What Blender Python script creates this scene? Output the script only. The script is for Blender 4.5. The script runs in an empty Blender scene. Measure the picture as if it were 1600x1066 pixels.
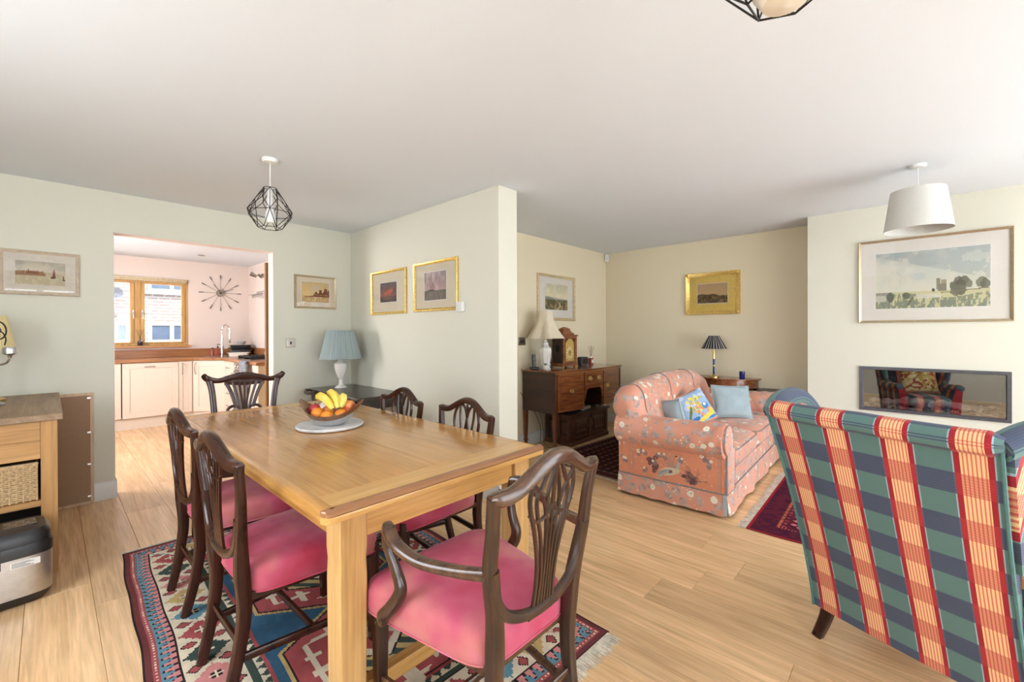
import bpy, bmesh, math, random
import numpy as np
from mathutils import Vector, Matrix
R = math.radians
PI = math.pi
sc = bpy.context.scene
C = sc.collection
random.seed(7)

# ---------------------------------------------------------------- camera
cam_d = bpy.data.cameras.new('camera')
cam = bpy.data.objects.new('camera', cam_d)
C.objects.link(cam)
YAW, PITCH, ROLL = 0.74943, 0.0028221, -0.0032285
fw = Vector((math.cos(YAW)*math.cos(PITCH), math.sin(YAW)*math.cos(PITCH), -math.sin(PITCH)))
r0 = Vector((math.sin(YAW), -math.cos(YAW), 0)); u0 = r0.cross(fw)
rt = r0*math.cos(ROLL) + u0*math.sin(ROLL); up = -r0*math.sin(ROLL) + u0*math.cos(ROLL)
HC = 1.2923
cam.matrix_world = Matrix(((rt.x, up.x, -fw.x, 0), (rt.y, up.y, -fw.y, 0), (rt.z, up.z, -fw.z, HC), (0, 0, 0, 1)))
cam_d.sensor_width = 36
cam_d.lens = 671.94/1600*36
cam_d.shift_x = (800-797.8)/1600
cam_d.shift_y = -(533-520.57)/1600
cam_d.clip_start = 0.05
sc.camera = cam

# ---------------------------------------------------------------- world, light, exposure
sc.view_settings.view_transform = 'Standard'
sc.view_settings.look = 'None'
sc.view_settings.gamma = 1
sc.view_settings.use_curve_mapping = False
sc.view_settings.exposure = 0.13
w = bpy.data.worlds.new('sky'); sc.world = w; w.use_nodes = True
wn = w.node_tree.nodes; wl = w.node_tree.links
bg = wn['Background']
bg.inputs['Color'].default_value = (0.82, 0.91, 1.0, 1)
bg.inputs['Strength'].default_value = 6.3

def area(name, loc, rot, sx, sy, power, col=(1, 1, 1), portal=False):
    l = bpy.data.lights.new(name, 'AREA'); l.shape = 'RECTANGLE'; l.size = sx; l.size_y = sy
    l.energy = power; l.color = col
    if portal: l.cycles.is_portal = True
    o = bpy.data.objects.new(name, l); C.objects.link(o); o.location = loc; o.rotation_euler = rot
    return o
# daylight: portals in the glazed openings (they only guide the sky light)
area('portal_kitchen', (0.66, 8.26, 1.6), (R(-90), 0, 0), 1.7, 1.05, 1, portal=True)
# overcast skylight outside the garden doors and dining window behind the camera
area('daylight_garden_doors', (3.05, -2.62, 1.12), (R(90), 0, 0), 3.3, 2.15, 48, (0.95, 0.98, 1.0))
area('daylight_dining_window', (-0.1, -2.62, 1.3), (R(90), 0, 0), 1.9, 1.7, 40, (0.95, 0.98, 1.0))
area('fill_side_opening', (-1.62, 1.55, 1.45), (0, R(-90), 0), 1.35, 1.35, 26, (0.97, 0.985, 1.0))  # added fill at an invented opening, brightens the left of the room
area('fill_kitchen_left', (-0.98, 5.95, 1.5), (0, R(-90), 0), 1.2, 0.9, 66, (1.0, 0.95, 0.93))  # added fill at an invented opening in the unseen kitchen wall
sun_d = bpy.data.lights.new('sun', 'SUN'); sun_d.energy = 20; sun_d.angle = R(.6); sun_d.color = (.95, .98, 1)
sun = bpy.data.objects.new('sun', sun_d); C.objects.link(sun)
sun.rotation_euler = Vector((-.12, .46, -.88)).to_track_quat('-Z', 'Y').to_euler()

# ---------------------------------------------------------------- mesh helpers
class MB:
    def __init__(s): s.v = []; s.f = []; s.uv = None; s.col = None
    def add(s, vs, fs):
        n = len(s.v); s.v += [tuple(v) for v in vs]; s.f += [tuple(i+n for i in f) for f in fs]; return s
    def box(s, x0, x1, y0, y1, z0, z1):
        v = [(x0,y0,z0),(x1,y0,z0),(x1,y1,z0),(x0,y1,z0),(x0,y0,z1),(x1,y0,z1),(x1,y1,z1),(x0,y1,z1)]
        return s.add(v, [(0,3,2,1),(4,5,6,7),(0,1,5,4),(1,2,6,5),(2,3,7,6),(3,0,4,7)])
    def prism(s, poly, z0, z1):
        n = len(poly)
        s.add([(x,y,z0) for x,y in poly]+[(x,y,z1) for x,y in poly],
              [tuple(range(n))[::-1], tuple(range(n,2*n))]+[(i,(i+1)%n,n+(i+1)%n,n+i) for i in range(n)])
        return s
    def rings(s, rs, closed=True, caps=True, loop=False):
        n = len(rs[0]); m = len(rs); v = [p for r in rs for p in r]; f = []
        for i in range(m if loop else m-1):
            j = (i+1) % m
            for k in range(n if closed else n-1):
                l = (k+1) % n
                f.append((i*n+k, i*n+l, j*n+l, j*n+k))
        if caps and closed and not loop:
            f.append(tuple(range(n))[::-1]); f.append(tuple((m-1)*n+k for k in range(n)))
        return s.add(v, f)
    def lathe(s, prof, cx=0, cy=0, seg=24, caps=True, sx=1, sy=1):
        rs = [[(cx+sx*r*math.cos(2*PI*k/seg), cy+sy*r*math.sin(2*PI*k/seg), z) for k in range(seg)] for r, z in prof]
        return s.rings(rs, caps=caps)
    def sweep(s, pts, w, t=None, n=(0,0,1), seg=8, pw=.6, closed=False, twist=0):
        pts = [Vector(p) for p in pts]; m = len(pts)
        if t is None: t = w
        W = w if isinstance(w, (list, tuple)) else [w]*m
        T = t if isinstance(t, (list, tuple)) else [t]*m
        if len(W) != m: W = [W[0]+(W[-1]-W[0])*i/(m-1) if len(W) == 2 else lerpl(W, i/(m-1)) for i in range(m)]
        if len(T) != m: T = [lerpl(T, i/(m-1)) for i in range(m)]
        rs = []; n = Vector(n)
        for i in range(m):
            if closed: tg = pts[(i+1)%m]-pts[i-1]
            else: tg = pts[min(i+1,m-1)]-pts[max(i-1,0)]
            if tg.length < 1e-9: tg = Vector((0,0,1))
            tg.normalize()
            sd = tg.cross(n)
            if sd.length < 1e-4: sd = tg.orthogonal()
            sd.normalize(); nn = sd.cross(tg); r = []
            for k in range(seg):
                a = 2*PI*(k+.5)/seg; c, q = math.cos(a), math.sin(a)
                c = math.copysign(abs(c)**pw, c); q = math.copysign(abs(q)**pw, q)
                r.append(pts[i]+sd*(c*W[i]/2)+nn*(q*T[i]/2))
            rs.append(r)
        return s.rings(rs, loop=closed)
    def tube(s, pts, r, seg=8, closed=False, n=(.13,.21,.97)):
        rr = [x*2 for x in r] if isinstance(r, (list, tuple)) else 2*r
        return s.sweep(pts, rr, rr, n, seg, 1.0, closed)
    def ball(s, c, r, seg=14, rg=9, sx=1, sy=1, sz=1):
        rs = [[(c[0]+sx*r*math.sin(PI*i/rg)*math.cos(2*PI*k/seg), c[1]+sy*r*math.sin(PI*i/rg)*math.sin(2*PI*k/seg), c[2]-sz*r*math.cos(PI*i/rg)) for k in range(seg)] for i in range(1, rg)]
        n = len(s.v); s.rings(rs, caps=True); return s
    def xf(s, M, start=0):
        s.v = s.v[:start]+[tuple(M @ Vector(v)) for v in s.v[start:]]; return s
def lerpl(L, t):
    x = t*(len(L)-1); i = min(int(x), len(L)-2); return L[i]+(L[i+1]-L[i])*(x-i)
def cr(P, n=6, closed=False):
    P = [Vector(p) for p in P]; o = []; m = len(P)
    for i in range(m if closed else m-1):
        if closed: a, b, c, d = P[i-1], P[i], P[(i+1)%m], P[(i+2)%m]
        else: a, b, c, d = P[max(i-1,0)], P[i], P[i+1], P[min(i+2,m-1)]
        for k in range(n):
            t = k/n
            o.append(.5*((2*b)+(c-a)*t+(2*a-5*b+4*c-d)*t*t+(3*b-a-3*c+d)*t**3))
    if not closed: o.append(P[-1])
    return o
def obj(name, mb, m, parent=None, bevel=0, smooth=35, loc=None, rot=None, label=None, seg=2):
    me = bpy.data.meshes.new(name)
    me.from_pydata(mb.v, [], mb.f); me.materials.append(m)
    if smooth:
        me.polygons.foreach_set('use_smooth', [True]*len(me.polygons))
        me.set_sharp_from_angle(angle=R(smooth))
    if mb.col is not None:
        a = me.attributes.new('Col', 'FLOAT_COLOR', 'FACE'); a.data.foreach_set('color', np.asarray(mb.col, dtype=np.float32).ravel())
    if mb.uv is not None:
        u = me.uv_layers.new(name='UVMap')
        lv = np.zeros(len(me.loops), dtype=np.int32); me.loops.foreach_get('vertex_index', lv)
        u.data.foreach_set('uv', np.asarray(mb.uv, dtype=np.float32)[lv].ravel())
    me.update()
    bm = bmesh.new(); bm.from_mesh(me); bmesh.ops.recalc_face_normals(bm, faces=bm.faces); bm.to_mesh(me); bm.free()
    o = bpy.data.objects.new(name, me); C.objects.link(o)
    if parent: o.parent = parent
    if bevel:
        b = o.modifiers.new('bevel', 'BEVEL'); b.width = bevel; b.segments = seg; b.limit_method = 'ANGLE'; b.angle_limit = R(40)
    if loc: o.location = loc
    if rot is not None: o.rotation_euler = (0,0,rot) if not isinstance(rot, (tuple, list)) else rot
    if label: o['label'] = label
    return o
def thing(name, label, cat, loc=(0,0,0), rz=0, group=None):
    o = bpy.data.objects.new(name, None); C.objects.link(o); o.empty_display_size = .1
    o.location = loc; o.rotation_euler = (0,0,rz); o['label'] = label; o['category'] = cat
    if group: o['group'] = group
    return o
def tag(o, label, cat, group=None, kind=None):
    o['label'] = label; o['category'] = cat
    if group: o['group'] = group
    if kind: o['kind'] = kind
    return o
def struct(name, mb, m, parent=None, **k):
    o = obj(name, mb, m, parent, **k)
    if not parent: o['kind'] = 'structure'
    return o
def bx(*a): return MB().box(*a)
def copy_tree(o, parent=None):
    c = o.copy(); C.objects.link(c)
    if parent: c.parent = parent
    for ch in list(o.children): copy_tree(ch, c)
    return c

# ---------------------------------------------------------------- materials
def newmat(name):
    m = bpy.data.materials.new(name); m.use_nodes = True
    return m, m.node_tree.nodes, m.node_tree.links, m.node_tree.nodes['Principled BSDF']
def s2l(c):
    return tuple(((x/255)/12.92 if x/255 <= .04045 else ((x/255+.055)/1.055)**2.4) for x in c)
def ramp(n, stops, interp='LINEAR'):
    r = n.new('ShaderNodeValToRGB'); cr_ = r.color_ramp; cr_.interpolation = interp
    while len(cr_.elements) < len(stops): cr_.elements.new(.5)
    for e, (p, c) in zip(cr_.elements, stops): e.position = p; e.color = (*c[:3], 1)
    return r
def math_(n, l, op, a, b=None, c=None):
    x = n.new('ShaderNodeMath'); x.operation = op
    for i, v in enumerate((a, b, c)):
        if v is None: continue
        if isinstance(v, (int, float)): x.inputs[i].default_value = v
        else: l.new(v, x.inputs[i])
    return x.outputs[0]
def mixc(n, l, fac, a, b, mode='MIX'):
    x = n.new('ShaderNodeMix'); x.data_type = 'RGBA'; x.blend_type = mode
    if isinstance(fac, (int, float)): x.inputs[0].default_value = fac
    else: l.new(fac, x.inputs[0])
    for i, v in ((6, a), (7, b)):
        if isinstance(v, tuple): x.inputs[i].default_value = (*v[:3], 1)
        else: l.new(v, x.inputs[i])
    return x.outputs[2]
def coords(n, l, scale=(1,1,1), rand=True, uv=False):
    tc = n.new('ShaderNodeTexCoord'); mp = n.new('ShaderNodeMapping'); mp.inputs['Scale'].default_value = scale
    src = tc.outputs['UV' if uv else 'Object']
    if rand:
        oi = n.new('ShaderNodeObjectInfo'); k = n.new('ShaderNodeVectorMath'); k.operation = 'MULTIPLY_ADD'
        l.new(oi.outputs['Random'], k.inputs[0]); k.inputs[1].default_value = (13, 7, 5); l.new(src, k.inputs[2]); src = k.outputs[0]
    l.new(src, mp.inputs[0]); return mp.outputs[0]
def noise(n, l, vec, scale, detail=4, rough=.55, dist=0):
    x = n.new('ShaderNodeTexNoise'); x.inputs['Scale'].default_value = scale; x.inputs['Detail'].default_value = detail
    x.inputs['Roughness'].default_value = rough; x.inputs['Distortion'].default_value = dist; l.new(vec, x.inputs['Vector']); return x.outputs[0]
def bump(n, l, b, h, strength=.2, dist=.01):
    x = n.new('ShaderNodeBump'); x.inputs['Strength'].default_value = strength; x.inputs['Distance'].default_value = dist
    l.new(h, x.inputs['Height']); l.new(x.outputs[0], b.inputs['Normal'])
def plain(name, c, rough=.5, metal=0, var=.06, bmp=0, nscale=40, spec=.5, coat=0, trans=0, sss=0):
    m, n, l, b = newmat(name)
    v = coords(n, l); nz = noise(n, l, v, nscale, 3)
    d = tuple(max(0, x*(1-var*2)) for x in c); e = tuple(min(1, x*(1+var*2)) for x in c)
    r = ramp(n, [(.3, d), (.7, e)]); l.new(nz, r.inputs[0]); l.new(r.outputs[0], b.inputs['Base Color'])
    b.inputs['Roughness'].default_value = rough; b.inputs['Metallic'].default_value = metal
    b.inputs['Specular IOR Level'].default_value = spec; b.inputs['Coat Weight'].default_value = coat
    if trans: b.inputs['Transmission Weight'].default_value = trans
    if bmp: bump(n, l, b, nz, bmp)
    return m
def wood(name, c1, c2, axis='x', scale=1.0, rough=.4, bmp=.08, coat=0, fine=1.0, objvar=.0, spec=.5, c3=None):
    m, n, l, b = newmat(name)
    st = {'x': (1, 14, 14), 'y': (14, 1, 14), 'z': (14, 14, 1)}[axis]
    v = coords(n, l, tuple(s*scale for s in st))
    nz = noise(n, l, v, 1.6, 6, .62, .35)
    st2 = {'x': (4, 120, 120), 'y': (120, 4, 120), 'z': (120, 120, 4)}[axis]
    v2 = coords(n, l, tuple(s*scale for s in st2)); nf = noise(n, l, v2, 1.0, 2, .5)
    r = ramp(n, [(.28, c1), (.5, tuple((a+b_)/2 for a, b_ in zip(c1, c2))), (.72, c2)]); l.new(nz, r.inputs[0])
    g = ramp(n, [(.35, (.72,)*3), (.6, (1.05,)*3)]); l.new(nf, g.inputs[0])
    col = mixc(n, l, .55*fine, r.outputs[0], g.outputs[0], 'MULTIPLY')
    if objvar:
        oi = n.new('ShaderNodeObjectInfo'); h = n.new('ShaderNodeHueSaturation')
        vv = math_(n, l, 'MULTIPLY_ADD', oi.outputs['Random'], objvar*2, 1-objvar)
        l.new(vv, h.inputs['Value']); l.new(col, h.inputs['Color']); col = h.outputs[0]
    l.new(col, b.inputs['Base Color'])
    b.inputs['Roughness'].default_value = rough; b.inputs['Coat Weight'].default_value = coat; b.inputs['Coat Roughness'].default_value = .12
    b.inputs['Specular IOR Level'].default_value = spec
    if bmp: bump(n, l, b, nf, bmp, .004)
    return m
def attrmat(name, rough=.8, bmp=0, bscale=300, spec=.3, metal=0):
    m, n, l, b = newmat(name)
    a = n.new('ShaderNodeAttribute'); a.attribute_name = 'Col'
    nz = noise(n, l, coords(n, l), bscale, 2)
    col = mixc(n, l, .25, a.outputs['Color'], ramp_of(n, l, nz), 'MULTIPLY')
    l.new(col, b.inputs['Base Color']); b.inputs['Roughness'].default_value = rough; b.inputs['Specular IOR Level'].default_value = spec
    if bmp: bump(n, l, b, nz, bmp, .004)
    return m
def ramp_of(n, l, f):
    r = ramp(n, [(.3, (.75,)*3), (.7, (1,)*3)]); l.new(f, r.inputs[0]); return r.outputs[0]

M = {}
M['ceiling'] = plain('ceiling_paint', (.76,.80,.855), .95, var=.004, bmp=.015, nscale=180, spec=.1)
M['wall'] = plain('sage_wall_paint', (.70,.685,.585), .9, var=.006, bmp=.02, nscale=160, spec=.15)
M['wall_warm'] = plain('warm_sage_wall', (.76,.67,.49), .9, var=.006, bmp=.02, nscale=160, spec=.15)  # yellower tone for the two alcove walls
M['wall_white'] = plain('white_wall_paint', (.80,.79,.74), .9, var=.005, bmp=.02, nscale=160, spec=.15)
M['kitchen_wall'] = plain('kitchen_wall_paint', (.84,.735,.68), .9, var=.005, nscale=120, spec=.15)
M['white'] = plain('white_gloss', (.78,.78,.76), .35, var=.01)
M['skirt'] = plain('skirting_paint', (.72,.72,.70), .4, var=.01)
M['white_plastic'] = plain('white_plastic', (.8,.8,.79), .35, var=.01)
M['mahog'] = wood('mahogany', (.016,.0055,.004), (.070,.020,.011), 'z', 1.2, .22, .05, .15, spec=.35)
M['mahog_x'] = wood('mahogany_across', (.018,.006,.0045), (.070,.022,.012), 'x', 1.2, .22, .05, .15, spec=.35)
M['walnutc'] = wood('worn_mahogany', (.014,.006,.004), (.072,.028,.013), 'z', 1.2, .28, .05, .3)
M['walnutc_x'] = wood('worn_mahogany_across', (.026,.010,.006), (.135,.060,.027), 'x', 1.4, .25, .05, .35)
M['oak_table'] = wood('golden_oak', (.46,.205,.047), (.62,.315,.085), 'y', 1.2, .2, .04, .3, objvar=.08)
M['oak_table_x'] = wood('golden_oak_across', (.58,.30,.085), (.74,.42,.14), 'x', 1.2, .26, .06, .2, objvar=.05)
M['oak_table_z'] = wood('golden_oak_upright', (.54,.29,.095), (.78,.49,.20), 'z', .8, .4, .06, .1, objvar=.05)
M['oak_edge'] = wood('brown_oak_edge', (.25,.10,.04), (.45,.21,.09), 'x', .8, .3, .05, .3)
M['oak_unit'] = wood('waxed_oak', (.38,.18,.055), (.60,.33,.12), 'z', .9, .45, .06, objvar=.06)
M['oak_unit_x'] = wood('waxed_oak_across', (.40,.195,.06), (.62,.35,.13), 'x', .9, .45, .06, objvar=.12)
M['oak_top'] = wood('greyed_oak_top', (.22,.135,.075), (.40,.27,.16), 'y', .9, .5, .06)
M['oak_win'] = wood('light_oak_window', (.50,.27,.08), (.78,.50,.20), 'z', 1, .4, .04)
M['oak_sill'] = wood('orange_oak_sill', (.48,.20,.06), (.70,.36,.13), 'x', 1, .35, .04, .2)
M['worktop'] = wood('oiled_worktop', (.28,.10,.035), (.50,.23,.09), 'x', 1, .3, .05, .3)
M['oak_door'] = wood('oak_door', (.24,.095,.02), (.36,.16,.045), 'z', 1, .4, .05)
M['floor'] = wood('oak_floor_plank', (.66,.405,.20), (.94,.635,.355), 'y', .9, .26, .05, .0, objvar=.13, spec=.5)
M['sb_wood'] = wood('sideboard_mahogany', (.13,.033,.011), (.38,.13,.045), 'x', 1.6, .22, .03, .5)
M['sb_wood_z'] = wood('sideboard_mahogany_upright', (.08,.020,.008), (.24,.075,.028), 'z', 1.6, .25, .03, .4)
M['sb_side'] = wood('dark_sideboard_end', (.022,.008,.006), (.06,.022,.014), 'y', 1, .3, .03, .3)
M['inlay'] = wood('pale_crossbanding', (.30,.12,.04), (.42,.18,.06), 'x', 2, .25, .02, .4)
M['chest'] = wood('dark_oak_chest', (.045,.016,.008), (.14,.055,.025), 'x', 1, .35, .06, .1)
M['console'] = wood('black_brown_console', (.018,.012,.010), (.055,.035,.028), 'y', 1, .3, .04, .25)
M['brass'] = plain('brass', (.72,.52,.20), .3, 1, .08)
M['gilt'] = plain('gilt', (.80,.56,.18), .34, .85, .12, .15, 60)
M['gilt_pale'] = plain('pale_gilt', (.66,.55,.36), .38, .7, .08)
M['steel'] = plain('brushed_steel', (.55,.55,.55), .28, 1, .03)
M['chrome'] = plain('chrome', (.75,.74,.73), .12, 1, .01)
M['silver'] = plain('silver', (.62,.62,.63), .25, 1, .05)
M['nickel'] = plain('satin_nickel', (.36,.32,.28), .3, 1, .03)
M['black'] = plain('black_plastic', (.015,.015,.017), .35, var=.1)
M['blackmetal'] = plain('black_wire', (.012,.011,.011), .4, .3, .1)
M['darkgrey'] = plain('dark_grey_metal', (.10,.10,.115), .4, .6, .05)
M['void'] = plain('unlit_black', (.01,.009,.009), .8)
M['cream'] = plain('cream_cabinet', (.80,.695,.60), .45, var=.01)
M['cream_y'] = plain('cream_end_panel', (.72,.58,.36), .5, var=.02)
M['ceramic'] = plain('glazed_ceramic', (.80,.78,.74), .12, var=.015, coat=.5)
M['ceramic_pink'] = plain('blush_ceramic', (.72,.63,.60), .18, var=.02, coat=.4)
M['marble'] = plain('grey_marble', (.62,.61,.60), .3, var=.10, nscale=14)
M['glass_dark'] = plain('dark_glass', (.02,.02,.03), .06, var=.0, coat=.5)
M['towel'] = plain('grey_towel', (.24,.26,.30), .95, var=.25, bmp=.3, nscale=60)
M['paper'] = plain('pale_paper', (.75,.74,.72), .6, var=.02)
M['fringe'] = plain('cream_fringe', (.66,.60,.50), .95, var=.12, bmp=.2)
M['hardboard'] = plain('brown_hardboard', (.33,.21,.125), .75, var=.06, nscale=300)
M['pinebatten'] = wood('pale_pine', (.55,.36,.22), (.70,.50,.34), 'z', 1, .5, .04)
M['green'] = plain('leaf_green', (.05,.14,.04), .5, var=.2)
M['red_liquid'] = plain('reddish_liquid', (.35,.07,.05), .15, var=.1)
M['blueglass'] = plain('cobalt_glass', (.01,.02,.16), .06, var=.05, coat=.6)
M['reed'] = plain('rattan_reed', (.16,.10,.06), .8)
def glassmat(f0=.045, name='clear_pane'):
    m, n, l, b = newmat(name)
    n.remove(b); o = n['Material Output']
    t = n.new('ShaderNodeBsdfTransparent'); g = n.new('ShaderNodeBsdfGlossy'); g.inputs['Roughness'].default_value = .01
    lw = n.new('ShaderNodeLayerWeight'); lw.inputs['Blend'].default_value = .5
    q = math_(n, l, 'MULTIPLY_ADD', math_(n, l, 'POWER', lw.outputs['Facing'], 5.0), 1-f0, f0)
    x = n.new('ShaderNodeMixShader'); l.new(q, x.inputs[0]); l.new(t.outputs[0], x.inputs[1]); l.new(g.outputs[0], x.inputs[2]); l.new(x.outputs[0], o.inputs[0])
    return m
M['pane'] = glassmat()
def pleat(name, c, freq=60, dark=.75, trans=.25):
    m, n, l, b = newmat(name)
    tc = n.new('ShaderNodeTexCoord'); sp = n.new('ShaderNodeSeparateXYZ'); l.new(tc.outputs['Object'], sp.inputs[0])
    an = math_(n, l, 'ARCTAN2', sp.outputs[1], sp.outputs[0]); cb = n.new('ShaderNodeCombineXYZ'); l.new(math_(n, l, 'MULTIPLY', an, 9), cb.inputs[0])
    nz = noise(n, l, cb.outputs[0], 1.0, 3, .7)
    r = ramp(n, [(.35, tuple(x*dark for x in c)), (.62, c)]); l.new(nz, r.inputs[0]); l.new(r.outputs[0], b.inputs['Base Color'])  # darker streaks round the lampshade put fold shading into the colour
    b.inputs['Roughness'].default_value = .9; bump(n, l, b, nz, .5, .01)
    return m
M['shade_blue'] = pleat('pleated_duck_egg_silk', (.36,.43,.43))
M['shade_yellow'] = pleat('pleated_yellow_silk', (.82,.68,.36))
M['shade_cream'] = plain('cream_silk_shade', (.72,.63,.48), .85, var=.03)
M['shade_linen'] = plain('linen_drum', (.62,.61,.57), .9, var=.03, bmp=.1, nscale=200)
def velvet():
    m, n, l, b = newmat('magenta_velvet')
    v = coords(n, l); a = noise(n, l, v, 3.2, 3); f = noise(n, l, v, 420, 2)
    r = ramp(n, [(.30, (.46,.045,.085)), (.44, (.55,.10,.17)), (.58, (.60,.20,.19)), (.72, (.62,.18,.30))]); l.new(a, r.inputs[0])
    l.new(mixc(n, l, .35, r.outputs[0], ramp_of(n, l, f), 'MULTIPLY'), b.inputs['Base Color'])
    b.inputs['Roughness'].default_value = .85; b.inputs['Sheen Weight'].default_value = .3; b.inputs['Sheen Tint'].default_value = (1,.6,.75,1)
    b.inputs['Sheen Roughness'].default_value = .4; b.inputs['Specular IOR Level'].default_value = .2
    bump(n, l, b, f, .15, .002); return m
M['velvet'] = velvet()
def floral():
    m, n, l, b = newmat('salmon_floral_chintz')
    v = coords(n, l, rand=False)
    d = n.new('ShaderNodeTexNoise'); d.inputs['Scale'].default_value = 9; l.new(v, d.inputs['Vector'])
    vm = n.new('ShaderNodeVectorMath'); vm.operation = 'MULTIPLY_ADD'; l.new(d.outputs['Color'], vm.inputs[0]); vm.inputs[1].default_value = (.05,.05,.05); l.new(v, vm.inputs[2])
    def vor(sc_, rnd=1):
        x = n.new('ShaderNodeTexVoronoi'); x.inputs['Scale'].default_value = sc_; l.new(vm.outputs[0], x.inputs['Vector']); return x
    base = ramp(n, [(.3, (.66,.28,.18)), (.7, (.74,.37,.27))]); l.new(noise(n, l, v, 2.5, 3), base.inputs[0])
    lf = vor(13); lf2 = vor(24); fl = vor(10); sm = vor(34)
    leafm = math_(n, l, 'MULTIPLY', math_(n, l, 'LESS_THAN', lf.outputs['Distance'], .42), math_(n, l, 'LESS_THAN', noise(n, l, v, 30, 2), .56))
    grey = ramp(n, [(0, (.22,.19,.19)), (.5, (.42,.37,.36)), (1, (.55,.47,.45))]); l.new(lf2.outputs['Distance'], grey.inputs[0])
    c1 = mixc(n, l, math_(n, l, 'MULTIPLY', leafm, .8), base.outputs[0], grey.outputs[0])
    flm = math_(n, l, 'LESS_THAN', math_(n, l, 'ADD', fl.outputs['Distance'], math_(n, l, 'MULTIPLY', noise(n, l, v, 60, 1), .14)), .29)
    c2 = mixc(n, l, flm, c1, (.80,.74,.62))
    cen = math_(n, l, 'LESS_THAN', fl.outputs['Distance'], .05)
    c3 = mixc(n, l, cen, c2, (.50,.36,.20))
    smm = math_(n, l, 'MULTIPLY', math_(n, l, 'LESS_THAN', sm.outputs['Distance'], .20), math_(n, l, 'GREATER_THAN', noise(n, l, v, 4, 1), .53))
    c4 = mixc(n, l, math_(n, l, 'MULTIPLY', smm, .8), c3, (.85,.76,.58))
    l.new(c4, b.inputs['Base Color']); b.inputs['Roughness'].default_value = .6; b.inputs['Specular IOR Level'].default_value = .35
    b.inputs['Sheen Weight'].default_value = .2
    bump(n, l, b, noise(n, l, coords(n, l, (1,1,1), False), 9, 2), .12, .03)
    return m
M['floral'] = floral()
M['salmon'] = plain('salmon_chintz_plain', (.74,.32,.21), .6, var=.04)
M['piping'] = plain('grey_piping', (.26,.235,.24), .8)
M['far_white'] = plain('weathered_white_frame', (.22,.22,.22), .6)
M['far_glass'] = plain('reflecting_far_pane', (.035,.05,.075), .25, var=.1, nscale=3)
def plaid():
    m, n, l, b = newmat('teal_red_plaid')
    uv = n.new('ShaderNodeTexCoord').outputs['UV']; sp = n.new('ShaderNodeSeparateXYZ'); l.new(uv, sp.inputs[0])
    U = math_(n, l, 'FRACT', math_(n, l, 'DIVIDE', sp.outputs[0], .170)); V = math_(n, l, 'FRACT', math_(n, l, 'DIVIDE', sp.outputs[1], .148))
    teal = s2l((94,124,120)); slate = s2l((74,80,104)); cream = s2l((240,202,148)); red = s2l((160,38,48)); rose = s2l((214,92,88)); sky = s2l((150,180,190))
    base = ramp(n, [(0, red), (.075, cream), (.40, red), (.475, sky), (.495, teal), (.98, sky)], 'CONSTANT'); l.new(U, base.inputs[0])
    incream = ramp(n, [(0, (0,0,0)), (.075, (1,1,1)), (.40, (0,0,0))], 'CONSTANT'); l.new(U, incream.inputs[0])
    fine = math_(n, l, 'GREATER_THAN', math_(n, l, 'FRACT', math_(n, l, 'MULTIPLY', math_(n, l, 'SUBTRACT', U, .075), 1/.052)), .60)
    stripes = math_(n, l, 'MULTIPLY', fine, incream.outputs[0])
    warp = mixc(n, l, math_(n, l, 'MULTIPLY', stripes, .85), base.outputs[0], rose)
    band = math_(n, l, 'LESS_THAN', V, .47)
    hl = math_(n, l, 'GREATER_THAN', math_(n, l, 'FRACT', math_(n, l, 'MULTIPLY', V, 17)), .6)
    intel = ramp(n, [(0, (0,0,0)), (.475, (1,1,1))], 'CONSTANT'); l.new(U, intel.inputs[0])
    dk = mixc(n, l, math_(n, l, 'MULTIPLY', hl, .45), slate, s2l((58,50,84)))
    t1 = mixc(n, l, math_(n, l, 'MULTIPLY', band, .88), warp, dk)
    creamband = mixc(n, l, math_(n, l, 'MULTIPLY', band, .50), warp, s2l((190,62,66)))
    creamband2 = mixc(n, l, math_(n, l, 'MULTIPLY', math_(n, l, 'MULTIPLY', hl, band), .25), creamband, red)
    col = mixc(n, l, intel.outputs[0], creamband2, t1)
    f = noise(n, l, coords(n, l), 500, 2)
    l.new(mixc(n, l, .25, col, ramp_of(n, l, f), 'MULTIPLY'), b.inputs['Base Color'])
    b.inputs['Roughness'].default_value = .85; b.inputs['Specular IOR Level'].default_value = .2; b.inputs['Sheen Weight'].default_value = .15
    bump(n, l, b, f, .15, .002)
    return m
M['plaid'] = plaid()
M['ptg'] = attrmat('watercolour', .7)
M['print'] = attrmat('printed_cloth', .75, .1)
M['rug'] = attrmat('woven_wool', .95, .5, 260, .1)
M['cushion_blue'] = plain('pale_blue_linen', (.33,.41,.44), .9, var=.04, bmp=.25, nscale=12)
def shade_dark():
    m, n, l, b = newmat('navy_pleated_shade')
    tc = n.new('ShaderNodeTexCoord'); sp = n.new('ShaderNodeSeparateXYZ'); l.new(tc.outputs['Object'], sp.inputs[0])
    a = math_(n, l, 'ARCTAN2', sp.outputs[1], sp.outputs[0]); s = math_(n, l, 'SINE', math_(n, l, 'MULTIPLY', a, 26))
    r = ramp(n, [(.35, (.012,.015,.03)), (.80, (.05,.06,.08)), (.93, (.55,.48,.38))]); l.new(math_(n, l, 'MULTIPLY_ADD', s, .5, .5), r.inputs[0])
    l.new(r.outputs[0], b.inputs['Base Color']); b.inputs['Roughness'].default_value = .8; return m
M['shade_navy'] = shade_dark()
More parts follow.
